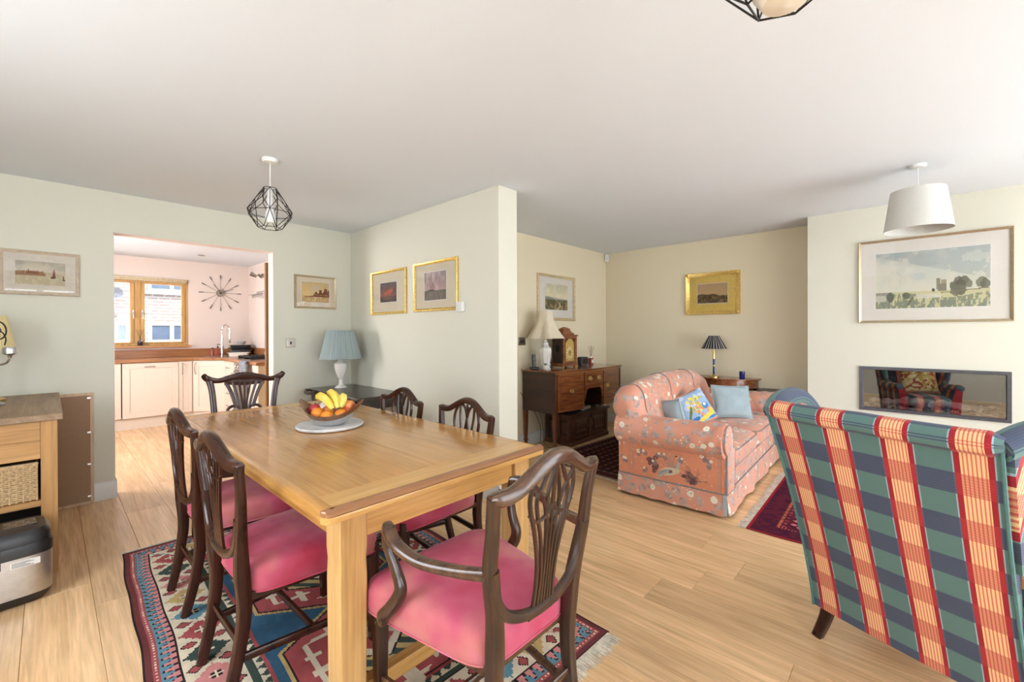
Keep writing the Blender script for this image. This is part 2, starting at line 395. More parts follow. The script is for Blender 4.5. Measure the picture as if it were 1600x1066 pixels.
def brickmat():
    m, n, l, b = newmat('pale_brick')
    x = n.new('ShaderNodeTexBrick'); v = coords(n, l, (1,1,1), False)
    sp = n.new('ShaderNodeSeparateXYZ'); l.new(v, sp.inputs[0]); cb = n.new('ShaderNodeCombineXYZ'); l.new(sp.outputs[0], cb.inputs[0]); l.new(sp.outputs[2], cb.inputs[1])
    l.new(cb.outputs[0], x.inputs['Vector']); x.inputs['Scale'].default_value = 1; x.inputs['Brick Width'].default_value = .225; x.inputs['Row Height'].default_value = .075
    x.inputs['Mortar Size'].default_value = .016; x.inputs['Color1'].default_value = (.15,.105,.09,1); x.inputs['Color2'].default_value = (.12,.085,.075,1); x.inputs['Mortar'].default_value = (.20,.185,.18,1)
    l.new(x.outputs['Color'], b.inputs['Base Color']); b.inputs['Roughness'].default_value = .9; return m
M['brick'] = brickmat()
M['patio'] = plain('pale_patio', (.50,.50,.48), .9, var=.06, nscale=3)
M['wicker'] = plain('wicker', (.55,.38,.20), .7, var=.15, nscale=80)
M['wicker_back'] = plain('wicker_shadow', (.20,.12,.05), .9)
M['curtain'] = plain('cream_curtain', (.62,.55,.42), .9, var=.05)
# ---------------------------------------------------------------- the room shell
YA, XB, YS, XR, XC, YK = 4.594, 2.31, 3.20, 5.45, 5.038, 8.20
YW, XL, XLK, H = -2.45, -1.45, -0.85, 2.40
fl = struct('floor', bx(XL-.1, 5.9, YW-.1, 8.5, -.06, -.014), M['void'])
# oak planks, laid along Y, one object each
pw = .2273; random.seed(11); x = .3725 - pw*9
pmesh = {}
while x < 5.5:
    y = YW - random.random()*1.6
    y0, y1 = YW, (8.2 if x < 2.31 else (3.25))
    if x > 2.31 and x-pw < 2.31: y1 = 8.2
    while y < y1:
        L = random.choice((1.2, 1.45, 1.9, 2.2)); a, b_ = max(y, y0), min(y+L, y1)
        xa, xb = max(x, XL), min(x+pw, 5.5)
        if b_-a > .08 and xb-xa > .03 and a < b_:
            key = (round(b_-a, 3), round(xb-xa, 3))
            if key not in pmesh:
                mb = bx(0.0006, xb-xa-.0006, .0006, b_-a-.0006, -.014, 0)
                o = obj('plank', mb, M['floor'], fl, bevel=0, smooth=0)
                bm = bmesh.new(); bm.from_mesh(o.data)
                bmesh.ops.bevel(bm, geom=[e for e in bm.edges if all(v.co.z > -.001 for v in e.verts)], offset=.0014, segments=1, affect='EDGES')
                bm.to_mesh(o.data); bm.free(); pmesh[key] = o.data
            else:
                o = bpy.data.objects.new('plank', pmesh[key]); C.objects.link(o); o.parent = fl
            o.location = (xa, a, 0)
        y += L
    x += pw
struct('ceiling', bx(XL-.1, 5.9, YW-.1, 8.4, H, H+.12), M['ceiling'])
W_ = M['wall']
# wall with the kitchen opening (opening X .349 .. 1.514, head 2.088)
mb = MB().box(XL-.1, .349, YA, YA+.135, 0, H).box(1.514, XB+.2, YA, YA+.135, 0, H).box(.349, 1.514, YA, YA+.135, 2.088, H)
struct('wall_back', mb, W_, smooth=0)
struct('wall_middle', bx(XB, XB+.205, 2.268, YA, 0, H), W_, bevel=.003)
struct('wall_recess_left', bx(XB+.205, XR+.1, YS, YS+.12, 0, H), M['wall_warm'], smooth=0)
struct('wall_recess_back', bx(XR, XR+.12, .55, YS, 0, H), M['wall_warm'], smooth=0)
# chimney breast with the fire opening
fy0, fy1, fz0, fz1 = -.561, .338, .583, .965
mb = MB().box(XC, XR+.12, fy1, .735, 0, H).box(XC, XR+.12, YW, fy0, 0, H).box(XC, XR+.12, fy0, fy1, 0, fz0).box(XC, XR+.12, fy0, fy1, fz1, H)
struct('wall_chimney', mb, W_, smooth=0)
struct('wall_left', MB().box(XL-.1, XL, YW, .85, 0, H).box(XL-.1, XL, 2.25, YA, 0, H).box(XL-.1, XL, .85, 2.25, 0, .75).box(XL-.1, XL, .85, 2.25, 2.15, H), W_, smooth=0)  # window-sized gap added for the left fill light
struct('wall_garden', MB().box(XL-.1, -1.0, YW-.12, YW, 0, H).box(.8, 1.45, YW-.12, YW, 0, H).box(4.65, 5.9, YW-.12, YW, 0, H)
       .box(-1.0, .8, YW-.12, YW, 0, .5).box(-1.0, .8, YW-.12, YW, 2.15, H).box(1.45, 4.65, YW-.12, YW, 2.15, H), W_, smooth=0)
KW = M['kitchen_wall']
wx0, wx1, wz0, wz1 = -.15, 1.48, 1.107, 2.109
mb = MB().box(XLK-.1, wx0, YK, YK+.14, 0, H).box(wx1, 2.45, YK, YK+.14, 0, H).box(wx0, wx1, YK, YK+.14, 0, wz0).box(wx0, wx1, YK, YK+.14, wz1, H)
struct('wall_kitchen_back', mb, KW, smooth=0)
struct('wall_kitchen_right', bx(XB, XB+.14, YA+.135, YK, 0, H), KW, smooth=0)
struct('wall_kitchen_left', MB().box(XLK-.1, XLK, YA+.135, 5.5, 0, H).box(XLK-.1, XLK, 6.4, YK, 0, H).box(XLK-.1, XLK, 5.5, 6.4, 2.1, H).box(XLK-.1, XLK, 5.5, 6.4, 0, .95), KW, smooth=0)  # gap added for the kitchen fill light
struct('trim_reveal', MB().box(.3495, .355, YA+.002, YA+.133, 0, 2.083).box(1.508, 1.5135, YA+.002, YA+.133, 0, 2.083).box(.355, 1.508, YA+.002, YA+.133, 2.083, 2.0875), KW, smooth=0)
def skirting(name, x0, x1, y0, y1, ax, d):
    # ax: wall runs along x or y; d: outward direction (+1/-1) of the thickness
    prof = [(0, 0), (.015, 0), (.015, .115), (.011, .125), (.004, .132), (0, .132)]
    mb = MB()
    if ax == 'x': rs = [[(xx, y0+d*a, z) for a, z in prof] for xx in (x0, x1)]
    else: rs = [[(x0+d*a, yy, z) for a, z in prof] for yy in (y0, y1)]
    mb.rings(rs); struct(name, mb, M['skirt'], smooth=30)
skirting('baseboard_back_left', XL, .364, YA, 0, 'x', -1)
skirting('baseboard_back_right', 1.499, XB, YA, 0, 'x', -1)
skirting('baseboard_opening_left', .364, 0, YA-.015, YA+.135, 'y', .05)
skirting('baseboard_middle', XB, 0, 2.253, YA, 'y', -1)
skirting('baseboard_middle_end', XB-.015, XB+.22, 2.268, 0, 'x', -1)
skirting('baseboard_recess_left', XB+.205, XR, YS, 0, 'x', -1)
skirting('baseboard_recess_back', XR, 0, .735, YS, 'y', -1)
skirting('baseboard_chimney', XC, 0, YW, .75, 'y', -1)
# kitchen window: two oak casements
win = struct('window_1', MB().box(wx0, wx1, YK+.03, YK+.10, wz0, wz0+.035).box(wx0, wx1, YK+.03, YK+.10, wz1-.05, wz1).box(wx0, wx0+.04, YK+.03, YK+.10, wz0+.035, wz1-.05)
             .box(wx1-.04, wx1, YK+.03, YK+.10, wz0+.035, wz1-.05).box(.845, .92, YK+.03, YK+.10, wz0+.035, wz1-.05), M['oak_win'], bevel=.003)
for a, b_ in ((wx0+.04, .845), (.92, wx1-.04)):
    z0, z1 = wz0+.035, wz1-.05; s = .043
    cs = struct('casement', MB().box(a, b_, YK+.015, YK+.07, z0, z0+s*.4).box(a, b_, YK+.015, YK+.07, z1-s, z1).box(a, a+s, YK+.015, YK+.07, z0+s*.4, z1-s).box(b_-s, b_, YK+.015, YK+.07, z0+s*.4, z1-s), M['oak_win'], win, bevel=.003)
    struct('pane', bx(a+s-.004, b_-s+.004, YK+.04, YK+.044, z0+.012, z1-s+.004), M['pane'], cs, smooth=0)
    struct('glazing_bar', bx(a+s, b_-s, YK+.028, YK+.056, 1.566, 1.584), M['white'], cs, smooth=0)
for xh in (.832, .937):
    hb = MB().box(xh-.009, xh+.009, YK, YK+.015, 1.54, 1.62).sweep(cr([(xh, YK-.005, 1.60), (xh, YK-.025, 1.595), (xh, YK-.028, 1.55), (xh, YK-.026, 1.50)], 4), .014, .012, (1,0,0))
    obj('window_handle', hb, M['silver'], win, label='white and silver casement handle')
struct('window_1_sill', bx(wx0-.02, wx1+.02, YK-.09, YK+.03, 1.078, wz0), M['oak_sill'], bevel=.004, label='orange oak window board')
bl = thing('roller_blind', 'rolled beige blind above the kitchen window', 'blind', (.66, YK-.02, 2.08))
obj('blind_roll', MB().box(-.83, .80, -.03, .012, .0, .022).sweep([(-.82, -.012, -.015), (.79, -.012, -.015)], .035, .035, (0,0,1)), M['gilt_pale'], bl)
obj('hem_bar', bx(-.80, .78, -.022, -.006, -.045, -.034), M['oak_win'], bl)
# rear glazing (behind the camera)
def glazing(name, x0, x1, z0, z1, n, y=YW-.08):
    mb = MB().box(x0, x1, y, y+.06, z1-.06, z1).box(x0, x1, y, y+.06, z0, z0+.06)
    for i in range(n+1):
        xx = x0+(x1-x0)*i/n; mb.box(max(x0, xx-.04), min(x1, xx+.04), y, y+.06, z0+.06, z1-.06)
    o = struct(name, mb, M['white'], bevel=.003)
    for i in range(n):
        struct('pane', bx(x0+(x1-x0)*i/n+.04, x0+(x1-x0)*(i+1)/n-.04, y+.028, y+.032, z0+.06, z1-.06), M['pane'], o, smooth=0)
glazing('window_2', -1.0, .8, .5, 2.15, 2)
glazing('door_2', 1.45, 4.65, 0, 2.15, 4)
for xx, d in ((1.28, 1), (4.68, -1)):
    mb = MB(); pts = [(xx+.012*i, YW+.07+.025*math.sin(i*1.3), 0) for i in range(22)]
    mb.rings([[(p[0], p[1], z) for p in pts]+[(p[0], p[1]+.004, z) for p in pts[::-1]] for z in (.02, 2.25)])
    tag(obj('curtain', mb, M['curtain'], smooth=60), 'cream curtain hanging at the garden doors, %s side' % ('left' if d > 0 else 'right'), 'curtain')
# open oak door leaf behind the opening
dr = struct('door_1', bx(1.494, 2.25, YA+.165, YA+.205, .008, 2.0), M['oak_door'], bevel=.003)
dr['label'] = 'oak door leaf folded open behind the kitchen opening'
struct('trim_sun_stop', bx(XL-.6, 6.3, YW-1.15, YW-.12, 2.42, 2.60), M['white'], smooth=0)  # unseen overhang added to keep direct sun out of the garden doors
# outside
struct('ground_outside', MB().box(-12, 16, -14, YW-.2, -.16, -.08).box(-12, 16, 8.6, 30, -.3, -.1).box(-14, XL-.4, YW-.2, 8.6, -.16, -.08), M['patio'], smooth=0)
ho = thing('neighbouring_house', 'pale brick neighbouring house seen through the kitchen window', 'building', (0, 13.2, -.1))
obj('brick_wall', bx(-6, 7, 0, .3, 0, 7), M['brick'], ho, smooth=0)
for (x0, x1, z0, z1) in ((1.6, 2.5, 1.16, 1.64), (1.6, 2.5, 2.38, 2.98), (.80, 1.28, 1.16, 1.64), (-1.6, -.6, 1.16, 1.64)):
    fr = obj('window', MB().box(x0, x1, -.03, .02, z0, z0+.07).box(x0, x1, -.03, .02, z1-.07, z1).box(x0, x0+.07, -.03, .02, z0+.07, z1-.07).box(x1-.07, x1, -.03, .02, z0+.07, z1-.07).box((x0+x1)/2-.04, (x0+x1)/2+.04, -.03, .02, z0+.07, z1-.07).box(x0-.05, x1+.05, -.06, .02, z0-.06, z0-.001), M['far_white'], ho, smooth=0)
    for a, b_ in ((x0+.07, (x0+x1)/2-.04), ((x0+x1)/2+.04, x1-.07)):
        obj('pane', bx(a, b_, -.012, -.004, z0+.07, z1-.07), M['far_glass'], fr, smooth=0)
dish = thing('satellite_dish', 'grey satellite dish on the brick wall outside', 'dish', (1.03, 12.98, 2.20)); dish.scale = (.5, .5, .5)
obj('reflector', MB().lathe([(.001, 0), (.12, .015), (.24, .06), (.245, .065), (.12, .022), (.001, .006)], seg=20).xf(Matrix.Rotation(R(100), 4, 'X') @ Matrix.Identity(4)), M['darkgrey'], dish)
obj('bracket', MB().tube([(0, .01, 0), (.0, .18, -.15), (0, .30, -.15)], .018), M['darkgrey'], dish)
obj('feed_arm', MB().tube([(0, -.05, -.22), (.0, -.32, -.12)], .012), M['darkgrey'], dish)

# ---------------------------------------------------------------- kitchen
WT, KF = .932, 7.60
def shaker(x0, x1, z0, z1, y, parent, name='door', handle=None, mt=None):
    s = min(.075, (x1-x0)*.28); d = .022; mt = mt or M['cream']
    o = obj(name, MB().box(x0, x1, y, y+d, z0, z0+s).box(x0, x1, y, y+d, z1-s, z1).box(x0, x0+s, y, y+d, z0+s, z1-s).box(x1-s, x1, y, y+d, z0+s, z1-s).box(x0+s, x1-s, y+.008, y+d, z0+s, z1-s), mt, parent, bevel=.0015)
    if handle:
        if handle[0] == 'h': p = [(handle[1]-.055, y, handle[2]), (handle[1]-.05, y-.022, handle[2]), (handle[1], y-.028, handle[2]), (handle[1]+.05, y-.022, handle[2]), (handle[1]+.055, y, handle[2])]
        else: p = [(handle[1], y, handle[2]-.08), (handle[1], y-.022, handle[2]-.07), (handle[1], y-.03, handle[2]), (handle[1], y-.022, handle[2]+.07), (handle[1], y, handle[2]+.08)]
        obj('handle', MB().sweep(cr(p, 4), .010, .007, (0,1,0)), M['nickel'], o)
    return o
units = [(XLK, .04, 'cream base cabinet at the far left under the kitchen window'), (.045, .645, 'cream base cabinet left of the dishwasher door')]
t = thing('base_cabinet', 'cream filler cabinet at left edge of the kitchen opening', 'cabinet', (.35, KF, 0), group='cream base units')
obj('carcass', bx(-.55, .298, .023, .575, .15, .89), M['cream'], t)
shaker(-.50, .297, .16, .885, 0, t)
t = thing('dishwasher', 'cream-fronted integrated dishwasher with a top bar handle', 'dishwasher', (.96, KF, 0))
obj('carcass', bx(-.305, .295, .03, .575, .17, .89), M['void'], t)
shaker(-.301, .293, .155, .885, 0, t, handle=('h', -.02, .835))
t = thing('base_cabinet', 'narrow cream cabinet between dishwasher and corner cabinet', 'cabinet', (1.335, KF, 0), group='cream base units')
obj('carcass', bx(-.078, .077, .023, .575, .15, .89), M['cream'], t)
shaker(-.076, .076, .155, .885, 0, t, handle=('v', -.04, .78))
t = thing('corner_cabinet', 'cream angled corner cabinet with bowed handle under the sink', 'cabinet', (1.425, KF, 0), group='cream base units')
mb = MB().prism([(-.01, .02), (.30, -.285), (.33, -.285), (.88, -.285), (.88, .575), (-.01, .575)], .15, .89); obj('carcass', mb, M['cream'], t)
d = shaker(0, .44, .155, .885, 0, t, handle=('v', .04, .78))
L_ = math.hypot(.305, .31)
for o in [d]+list(d.children):
    if o is d: o.location = (0, .0, 0); o.rotation_euler = (0, 0, math.atan2(-.31, .305))
XF = 1.732
def right_front(y0, y1, z0, z1, par, name, handle=None, mt=None):
    # front facing -X at XF, built in the parent's frame (origin at XF, y, 0) rotated -90 deg
    return shaker(y0, y1, z0, z1, 0, par, name, handle, mt)
# a unit rotated -90: local x -> -Y world, local y -> +X world
t = thing('drawer_unit', 'cream four-drawer unit right of the corner cabinet', 'cabinet', (XF, 7.30, 0), -PI/2, 'cream base units')
obj('carcass', bx(.001, .508, .023, .57, .15, .89), M['cream'], t)
zz = [.155, .335, .50, .665, .885]
for i in range(4): shaker(.003, .506, zz[i]+.004, zz[i+1], 0, t, 'drawer', ('h', .25, (zz[i]+zz[i+1])/2+.02))
t = thing('oven', 'steel built-in oven under the hob', 'oven', (XF, 6.79, 0), -PI/2)
obj('body', bx(.002, .59, .02, .57, .15, .89), M['steel'], t)
obj('control_panel', bx(.004, .588, -.004, .02, .79, .885), M['steel'], t, bevel=.003)
obj('oven_door', bx(.004, .588, -.012, .02, .20, .78), M['glass_dark'], t, bevel=.003, label='dark glass oven door')
obj('handle', MB().tube([(.06, -.012, .74), (.06, -.05, .74), (.53, -.05, .74), (.53, -.012, .74)], .009), M['chrome'], t)
for i in range(4): obj('knob', MB().lathe([(.018, 0), (.018, .016), (.014, .02)], seg=14).xf(Matrix.Translation((.12+.11*i, -.004, .838)) @ Matrix.Rotation(R(90), 4, 'X')), M['chrome'], t)
t = thing('base_cabinet', 'cream end cabinet between oven and opening, yellowish end panel', 'cabinet', (XF, 6.20, 0), -PI/2, 'cream base units')
obj('carcass', bx(.0, .385, .023, .57, .15, .89), M['cream'], t)
shaker(.003, .382, .155, .885, 0, t, handle=('v', .05, .78))
obj('end_panel', bx(.386, .404, .0, .572, .0, .89), M['cream_y'], t, label='yellowish end panel')
pl = obj('plinth', MB().box(-.85, 1.44, 7.645, 7.66, 0, .148), M['cream'], None)
obj('plinth', bx(1.78, 1.795, 5.83, 7.27, 0, .148), M['cream'], pl)
pl2 = MB().prism([(1.44, 7.645), (1.78, 7.27), (1.795, 7.28), (1.45, 7.66)], 0, .148)
bm_ = pl2; o2 = obj('plinth', pl2, M['cream'], pl)
tag(pl, 'cream plinth running along the foot of the kitchen units', 'plinth')
tp = obj('worktop', MB().prism([(-.85, 7.575), (1.43, 7.575), (1.70, 7.30), (1.70, 5.775), (2.305, 5.775), (2.305, 8.196), (-.85, 8.196)], .893, WT), M['worktop'], bevel=.006)
tag(tp, 'L-shaped oiled hardwood kitchen worktop', 'worktop')
us = obj('upstand', MB().box(-.84, 2.28, 8.176, 8.197, WT+.001, 1.047).box(2.285, 2.306, 6.9, 8.197, WT+.001, 1.047), M['worktop'], bevel=.002)
tag(us, 'hardwood upstand along the back of the worktop', 'upstand')
sk = obj('sink', MB().rings([[(1.80+a*rx, 7.82+b*ry, z) for a, b in ((-1,-1),(1,-1),(1,1),(-1,1))] for rx, ry, z in ((.20,.16,WT+.004),(.17,.13,WT+.004),(.165,.125,WT+.002))], caps=False).box(1.60, 2.0, 7.66, 7.98, WT+.0005, WT+.002), M['steel'], bevel=.001)
tag(sk, 'inset steel sink in the worktop corner', 'sink')
t = thing('mixer_tap', 'tall chrome spring mixer tap behind the sink', 'tap', (1.86, 7.93, WT))
obj('body', MB().lathe([(.028, 0), (.028, .012), (.020, .02), (.020, .20), (.014, .21), (.012, .21)], seg=16), M['chrome'], t)
obj('spring_neck', MB().tube(cr([(0, 0, .2), (0, 0, .40), (.03, -.02, .485), (.07, -.045, .47), (.09, -.06, .40), (.09, -.06, .34)], 6), [.011]*3+[.012, .011]), M['chrome'], t)
obj('spray_head', MB().lathe([(.010, .20), (.015, .22), (.016, .30), (.012, .35)], .09, -.06, 14), M['chrome'], t)
obj('lever', MB().tube([(.018, -.01, .11), (.075, -.05, .12)], .007), M['chrome'], t)
t = thing('soap_bottle', 'reddish soap dispenser with black pump beside the tap', 'bottle', (1.80, 7.93, WT))
obj('bottle', MB().box(-.028, .028, -.028, .028, 0, .12), M['red_liquid'], t, bevel=.006)
obj('pump', MB().lathe([(.012, .12), (.012, .15), (.004, .15), (.004, .175)], seg=10).box(-.008, .03, -.006, .006, .175, .185), M['black'], t)
t = thing('bottle', 'small brown bottle beside the reddish soap dispenser', 'bottle', (1.735, 7.95, WT))
obj('bottle', MB().lathe([(.022, 0), (.024, .01), (.024, .07), (.01, .09), (.01, .11)], seg=14), M['red_liquid'], t); obj('cap', MB().lathe([(.012, .11), (.012, .13)], seg=12), M['black'], t)
# stack of tins
def tray(name, label, loc, sx, sy, h, m, rim=.012, rz=0):
    mb = MB()
    def q(a, b, z): return [(a*math.copysign(abs(math.cos(2*PI*(k+.5)/20))**.35, math.cos(2*PI*(k+.5)/20)), b*math.copysign(abs(math.sin(2*PI*(k+.5)/20))**.35, math.sin(2*PI*(k+.5)/20)), z) for k in range(20)]
    mb.rings([q(sx*.8, sy*.8, 0), q(sx*.9, sy*.9, h*.8), q(sx, sy, h*.9), q(sx, sy, h), q(sx*.88, sy*.88, h), q(sx*.8, sy*.8, h*.25)])
    return tag(obj(name, mb, m, loc=loc, rot=rz), label, 'tray' if 'tin' in name else 'dish')
random.seed(5)
tray('baking_tin', 'dark deep roasting tin in the stack behind the white dish', (2.11, 7.90, WT), .16, .13, .085, M['darkgrey'], rz=R(-20))
tray('roasting_tin', 'black wide roasting tin in the middle of the stack', (2.11, 7.90, WT+.087), .155, .13, .045, M['black'], rz=R(-20))
tray('oven_tray', 'grey flat oven tray topmost of the stack', (2.11, 7.90, WT+.134), .16, .13, .028, M['darkgrey'], rz=R(-20))
tray('serving_dish', 'white oval dish in front of the stacked tins', (2.0, 7.58, WT), .15, .08, .055, M['ceramic'], rz=R(-25))
tag(obj('mortar_bowl', MB().lathe([(.03, 0), (.035, .005), (.07, .05), (.075, .06), (.066, .06), (.03, .015), (.001, .012)], seg=20), M['marble'], loc=(2.12, 7.90, WT+.1625)), 'grey bowl standing on top of the stacked tins', 'bowl')
tag(obj('pestle', MB().tube([(0, 0, 0), (.03, .0, .07)], [.013, .009]), M['marble'], loc=(2.12, 7.90, WT+.176)), 'grey pestle in the bowl on the tins', 'pestle')
t = thing('wooden_board', 'amber wooden board leaning in the corner behind the tins', 'board', (2.22, 8.07, WT))
obj('board', MB().sweep(cr([(0, 0, 0), (0, .02, .08), (0, .04, .15)], 3), [.20, .20, .16], .018, (0,-1,0), 12), M['worktop'], t)
t = thing('knife_block', 'open wire knife block with black-handled knives beside the hob', 'knife block', (2.12, 6.62, WT), R(20))
obj('wire_frame', MB().tube([(-.05, -.04, .004), (.05, -.04, .004), (.06, -.04, .13), (-.03, -.04, .15), (-.05, -.04, .004)], .004).tube([(-.05, .04, .004), (.05, .04, .004), (.06, .04, .13), (-.03, .04, .15), (-.05, .04, .004)], .004).box(-.04, .055, -.035, .035, .0, .012), M['chrome'], t)
for i in range(4): obj('knife', MB().box(-.012+.018*i, -.008+.018*i, -.012, .012, .012, .17).sweep([(-.01+.018*i, 0, .17), (-.03+.02*i, 0, .28-.02*i)], .02, .014), M['black'], t)
obj('wooden_handle', MB().sweep([(.045, 0, .02), (.05, 0, .31)], .02, .014), M['oak_win'], t, label='pale wooden handle')
t = thing('gas_hob', 'gas hob with black cast iron grates on the worktop', 'hob', (2.01, 6.50, WT))
obj('hob_plate', bx(-.25, .25, -.28, .28, 0, .008), M['steel'], t, bevel=.002)
for i, (a, b_) in enumerate(((-.12, -.14), (.12, -.14), (-.12, .14), (.12, .14))):
    obj('burner', MB().lathe([(.045, .008), (.045, .02), (.03, .024), (.03, .03)], a, b_, 16), M['black'], t)
    g = MB()
    for k in range(4):
        an = k*PI/2; g.sweep([(a+.03*math.cos(an), b_+.03*math.sin(an), .045), (a+.11*math.cos(an), b_+.11*math.sin(an), .045)], .010, .010)
    g.box(a-.115, a+.115, b_-.125, b_-.115, .008, .05).box(a-.115, a+.115, b_+.115, b_+.125, .008, .05).box(a-.115, a-.107, b_-.12, b_+.12, .038, .05).box(a+.107, a+.115, b_-.12, b_+.12, .038, .05)
    obj('grate', g, M['black'], t)
mb = MB(); pts = cr([(1.70, 0, WT+.006), (1.662, 0, WT-.002), (1.655, 0, WT-.05), (1.658, 0, .75), (1.655, 0, .68)], 4)
rs = [[(p.x+.004*math.sin(i*.9+k*1.1), 6.02+.26*k/9, p.z) for k in range(10)]+[(p.x+.010+.004*math.sin(i*.9+k*1.1), 6.02+.26*k/9, p.z) for k in range(9, -1, -1)] for i, p in enumerate(pts)]
mb.rings(rs); tag(obj('tea_towel', mb, M['towel'], smooth=60), 'grey patterned tea towel hanging over the worktop front', 'towel')
t = thing('extractor_hood', 'slim steel extractor visor on the right kitchen wall', 'extractor', (XB-.003, 6.95, 1.81))
obj('visor', MB().prism([(-.24, -.24), (0, -.24), (0, .24), (-.24, .24)], 0, .035).prism([(-.28, -.25), (-.12, -.25), (-.12, .25), (-.28, .25)], .036, .043), M['silver'], t, bevel=.002)
obj('light_strip', bx(-.22, -.16, -.2, .2, -.004, .0), M['white'], t)
obj('motor_box', bx(-.20, -.005, -.15, .15, .036, .09), M['silver'], t, bevel=.002)
t = thing('wall_spotlight', 'satin nickel twin spotlight high on the kitchen wall', 'spotlight', (XB-.002, 7.45, 2.19))
obj('backplate', MB().lathe([(.03, 0), (.03, .02), (.02, .025)], seg=16).xf(Matrix.Rotation(R(-90), 4, 'Y')), M['nickel'], t)
obj('stem', MB().tube([(-.02, 0, 0), (-.09, .01, 0)], .008), M['nickel'], t)
obj('lamp_head', MB().lathe([(.020, -.04), (.034, .03), (.034, .05), (.028, .05)], seg=16).xf(Matrix.Translation((-.13, .02, -.005)) @ Matrix.Rotation(R(-65), 4, 'Y')), M['nickel'], t)
obj('lamp_head', MB().lathe([(.018, -.03), (.028, .03), (.028, .04), (.022, .04)], seg=16).xf(Matrix.Translation((-.04, .045, .0)) @ Matrix.Rotation(R(120), 4, 'Y')), M['nickel'], t)
t = thing('downlight', 'round recessed downlight in the kitchen ceiling', 'light', (1.494, 7.41, H))
obj('bezel', MB().lathe([(.045, -.001), (.045, -.006), (.034, -.006), (.032, .0)], seg=20, caps=False), M['nickel'], t)
obj('lamp', MB().lathe([(.033, -.004), (.033, -.001)], seg=16), M['darkgrey'], t)
# sunburst clock
t = thing('wall_clock', 'sunburst wall clock with long steel rods on the kitchen wall', 'clock', (1.902, YK-.004, 1.935))
Rx = Matrix.Rotation(R(90), 4, 'X')
obj('face', MB().lathe([(.055, 0), (.055, .02), (.05, .026), (.001, .028)], seg=24).xf(Rx), M['nickel'], t)
obj('hub', MB().lathe([(.02, .028), (.018, .04), (.001, .042)], seg=14).xf(Rx), M['darkgrey'], t)
for k in range(12):
    a = 2*PI*k/12; c, s_ = math.sin(a), math.cos(a)
    rd = obj('rod', MB().tube([(c*.05, -.012, s_*.05), (c*.23, -.012, s_*.23)], .0028, 6), M['nickel'], t)
    obj('rod_tip', MB().tube([(c*.225, -.012, s_*.225), (c*.29, -.012, s_*.29)], [.005, .007], 8), M['darkgrey'], rd)
obj('hour_hand', MB().sweep([(0, -.045, 0), (-.10, -.045, .13)], .010, .003, (0,1,0)), M['darkgrey'], t)
obj('minute_hand', MB().sweep([(0, -.048, 0), (.17, -.048, .07)], .008, .003, (0,1,0)), M['darkgrey'], t)
t = thing('reed_diffuser', 'dark reed diffuser on the kitchen window sill', 'diffuser', (.90, YK-.055, wz0))
obj('bottle', MB().lathe([(.028, 0), (.03, .008), (.03, .06), (.012, .075), (.012, .10), (.014, .10), (.014, .108)], seg=16), M['glass_dark'], t)
for i in range(5): obj('reed', MB().tube([(0, 0, .10), (-.045+.022*i, .01*math.sin(i*2), .235)], .0022, 5), M['reed'], t)

# ---------------------------------------------------------------- switches, sensors
def switch(name, label, loc, rz, w_, h_, n, m=None):
    t = thing(name, label, 'switch', loc, rz)
    obj('plate', bx(-w_/2, w_/2, -.006, 0, -h_/2, h_/2), m or M['nickel'], t, bevel=.003)
    for i in range(n):
        xx = (i-(n-1)/2)*.035
        obj('rocker', bx(xx-.008, xx+.008, -.012, -.005, -.014, .014), M['black'], t, bevel=.002)
    return t
switch('light_switch', 'satin nickel single light switch on the sage wall right of kitchen opening', (1.669, YA-.001, 1.187), 0, .088, .088, 1)
switch('light_switch', 'nickel double light switch beside the cream shade lamp', (3.62, YS-.001, 1.185), 0, .12, .088, 2)
t = thing('thermostat', 'white square thermostat at lower corner of gilt framed print', 'thermostat', (XB-.001, 2.69, 1.498), -PI/2)
obj('body', bx(-.043, .043, -.035, 0, -.04, .04), M['white_plastic'], t, bevel=.008)
obj('dial_face', bx(-.033, .033, -.0365, -.035, -.03, .03), M['paper'], t, bevel=.001)
t = thing('motion_sensor', 'white motion sensor in the ceiling corner of the alcove', 'sensor', (XR-.035, YS-.03, 2.335), R(-45))
obj('body', MB().prism([(-.03, -.02), (.03, -.02), (.022, .022), (-.022, .022)], -.05, .05), M['white_plastic'], t, bevel=.006)
obj('lens', MB().sweep([(0, -.022, -.03), (0, -.022, .02)], .03, .012, (0,1,0)), M['paper'], t)
# ---------------------------------------------------------------- painted surfaces (flat print on real objects)
def fbm(ny, nx, cells=4, seed=0, octs=4, ax=1.0):
    rs = np.random.RandomState(seed); out = np.zeros((ny, nx)); amp = 1; tot = 0; c = cells
    for _ in range(octs):
        gx, gy = max(2, int(c*ax)+2), max(2, int(c)+2); g = rs.rand(gy, gx)
        yy = np.linspace(0, gy-1.001, ny); xx = np.linspace(0, gx-1.001, nx); yi = yy.astype(int); xi = xx.astype(int)
        fy = (yy-yi)[:, None]; fx = (xx-xi)[None]; fy = fy*fy*(3-2*fy); fx = fx*fx*(3-2*fx)
        v = g[yi][:, xi]*(1-fy)*(1-fx)+g[yi+1][:, xi]*fy*(1-fx)+g[yi][:, xi+1]*(1-fy)*fx+g[yi+1][:, xi+1]*fy*fx
        out += amp*v; tot += amp; amp *= .55; c *= 2
    return out/tot
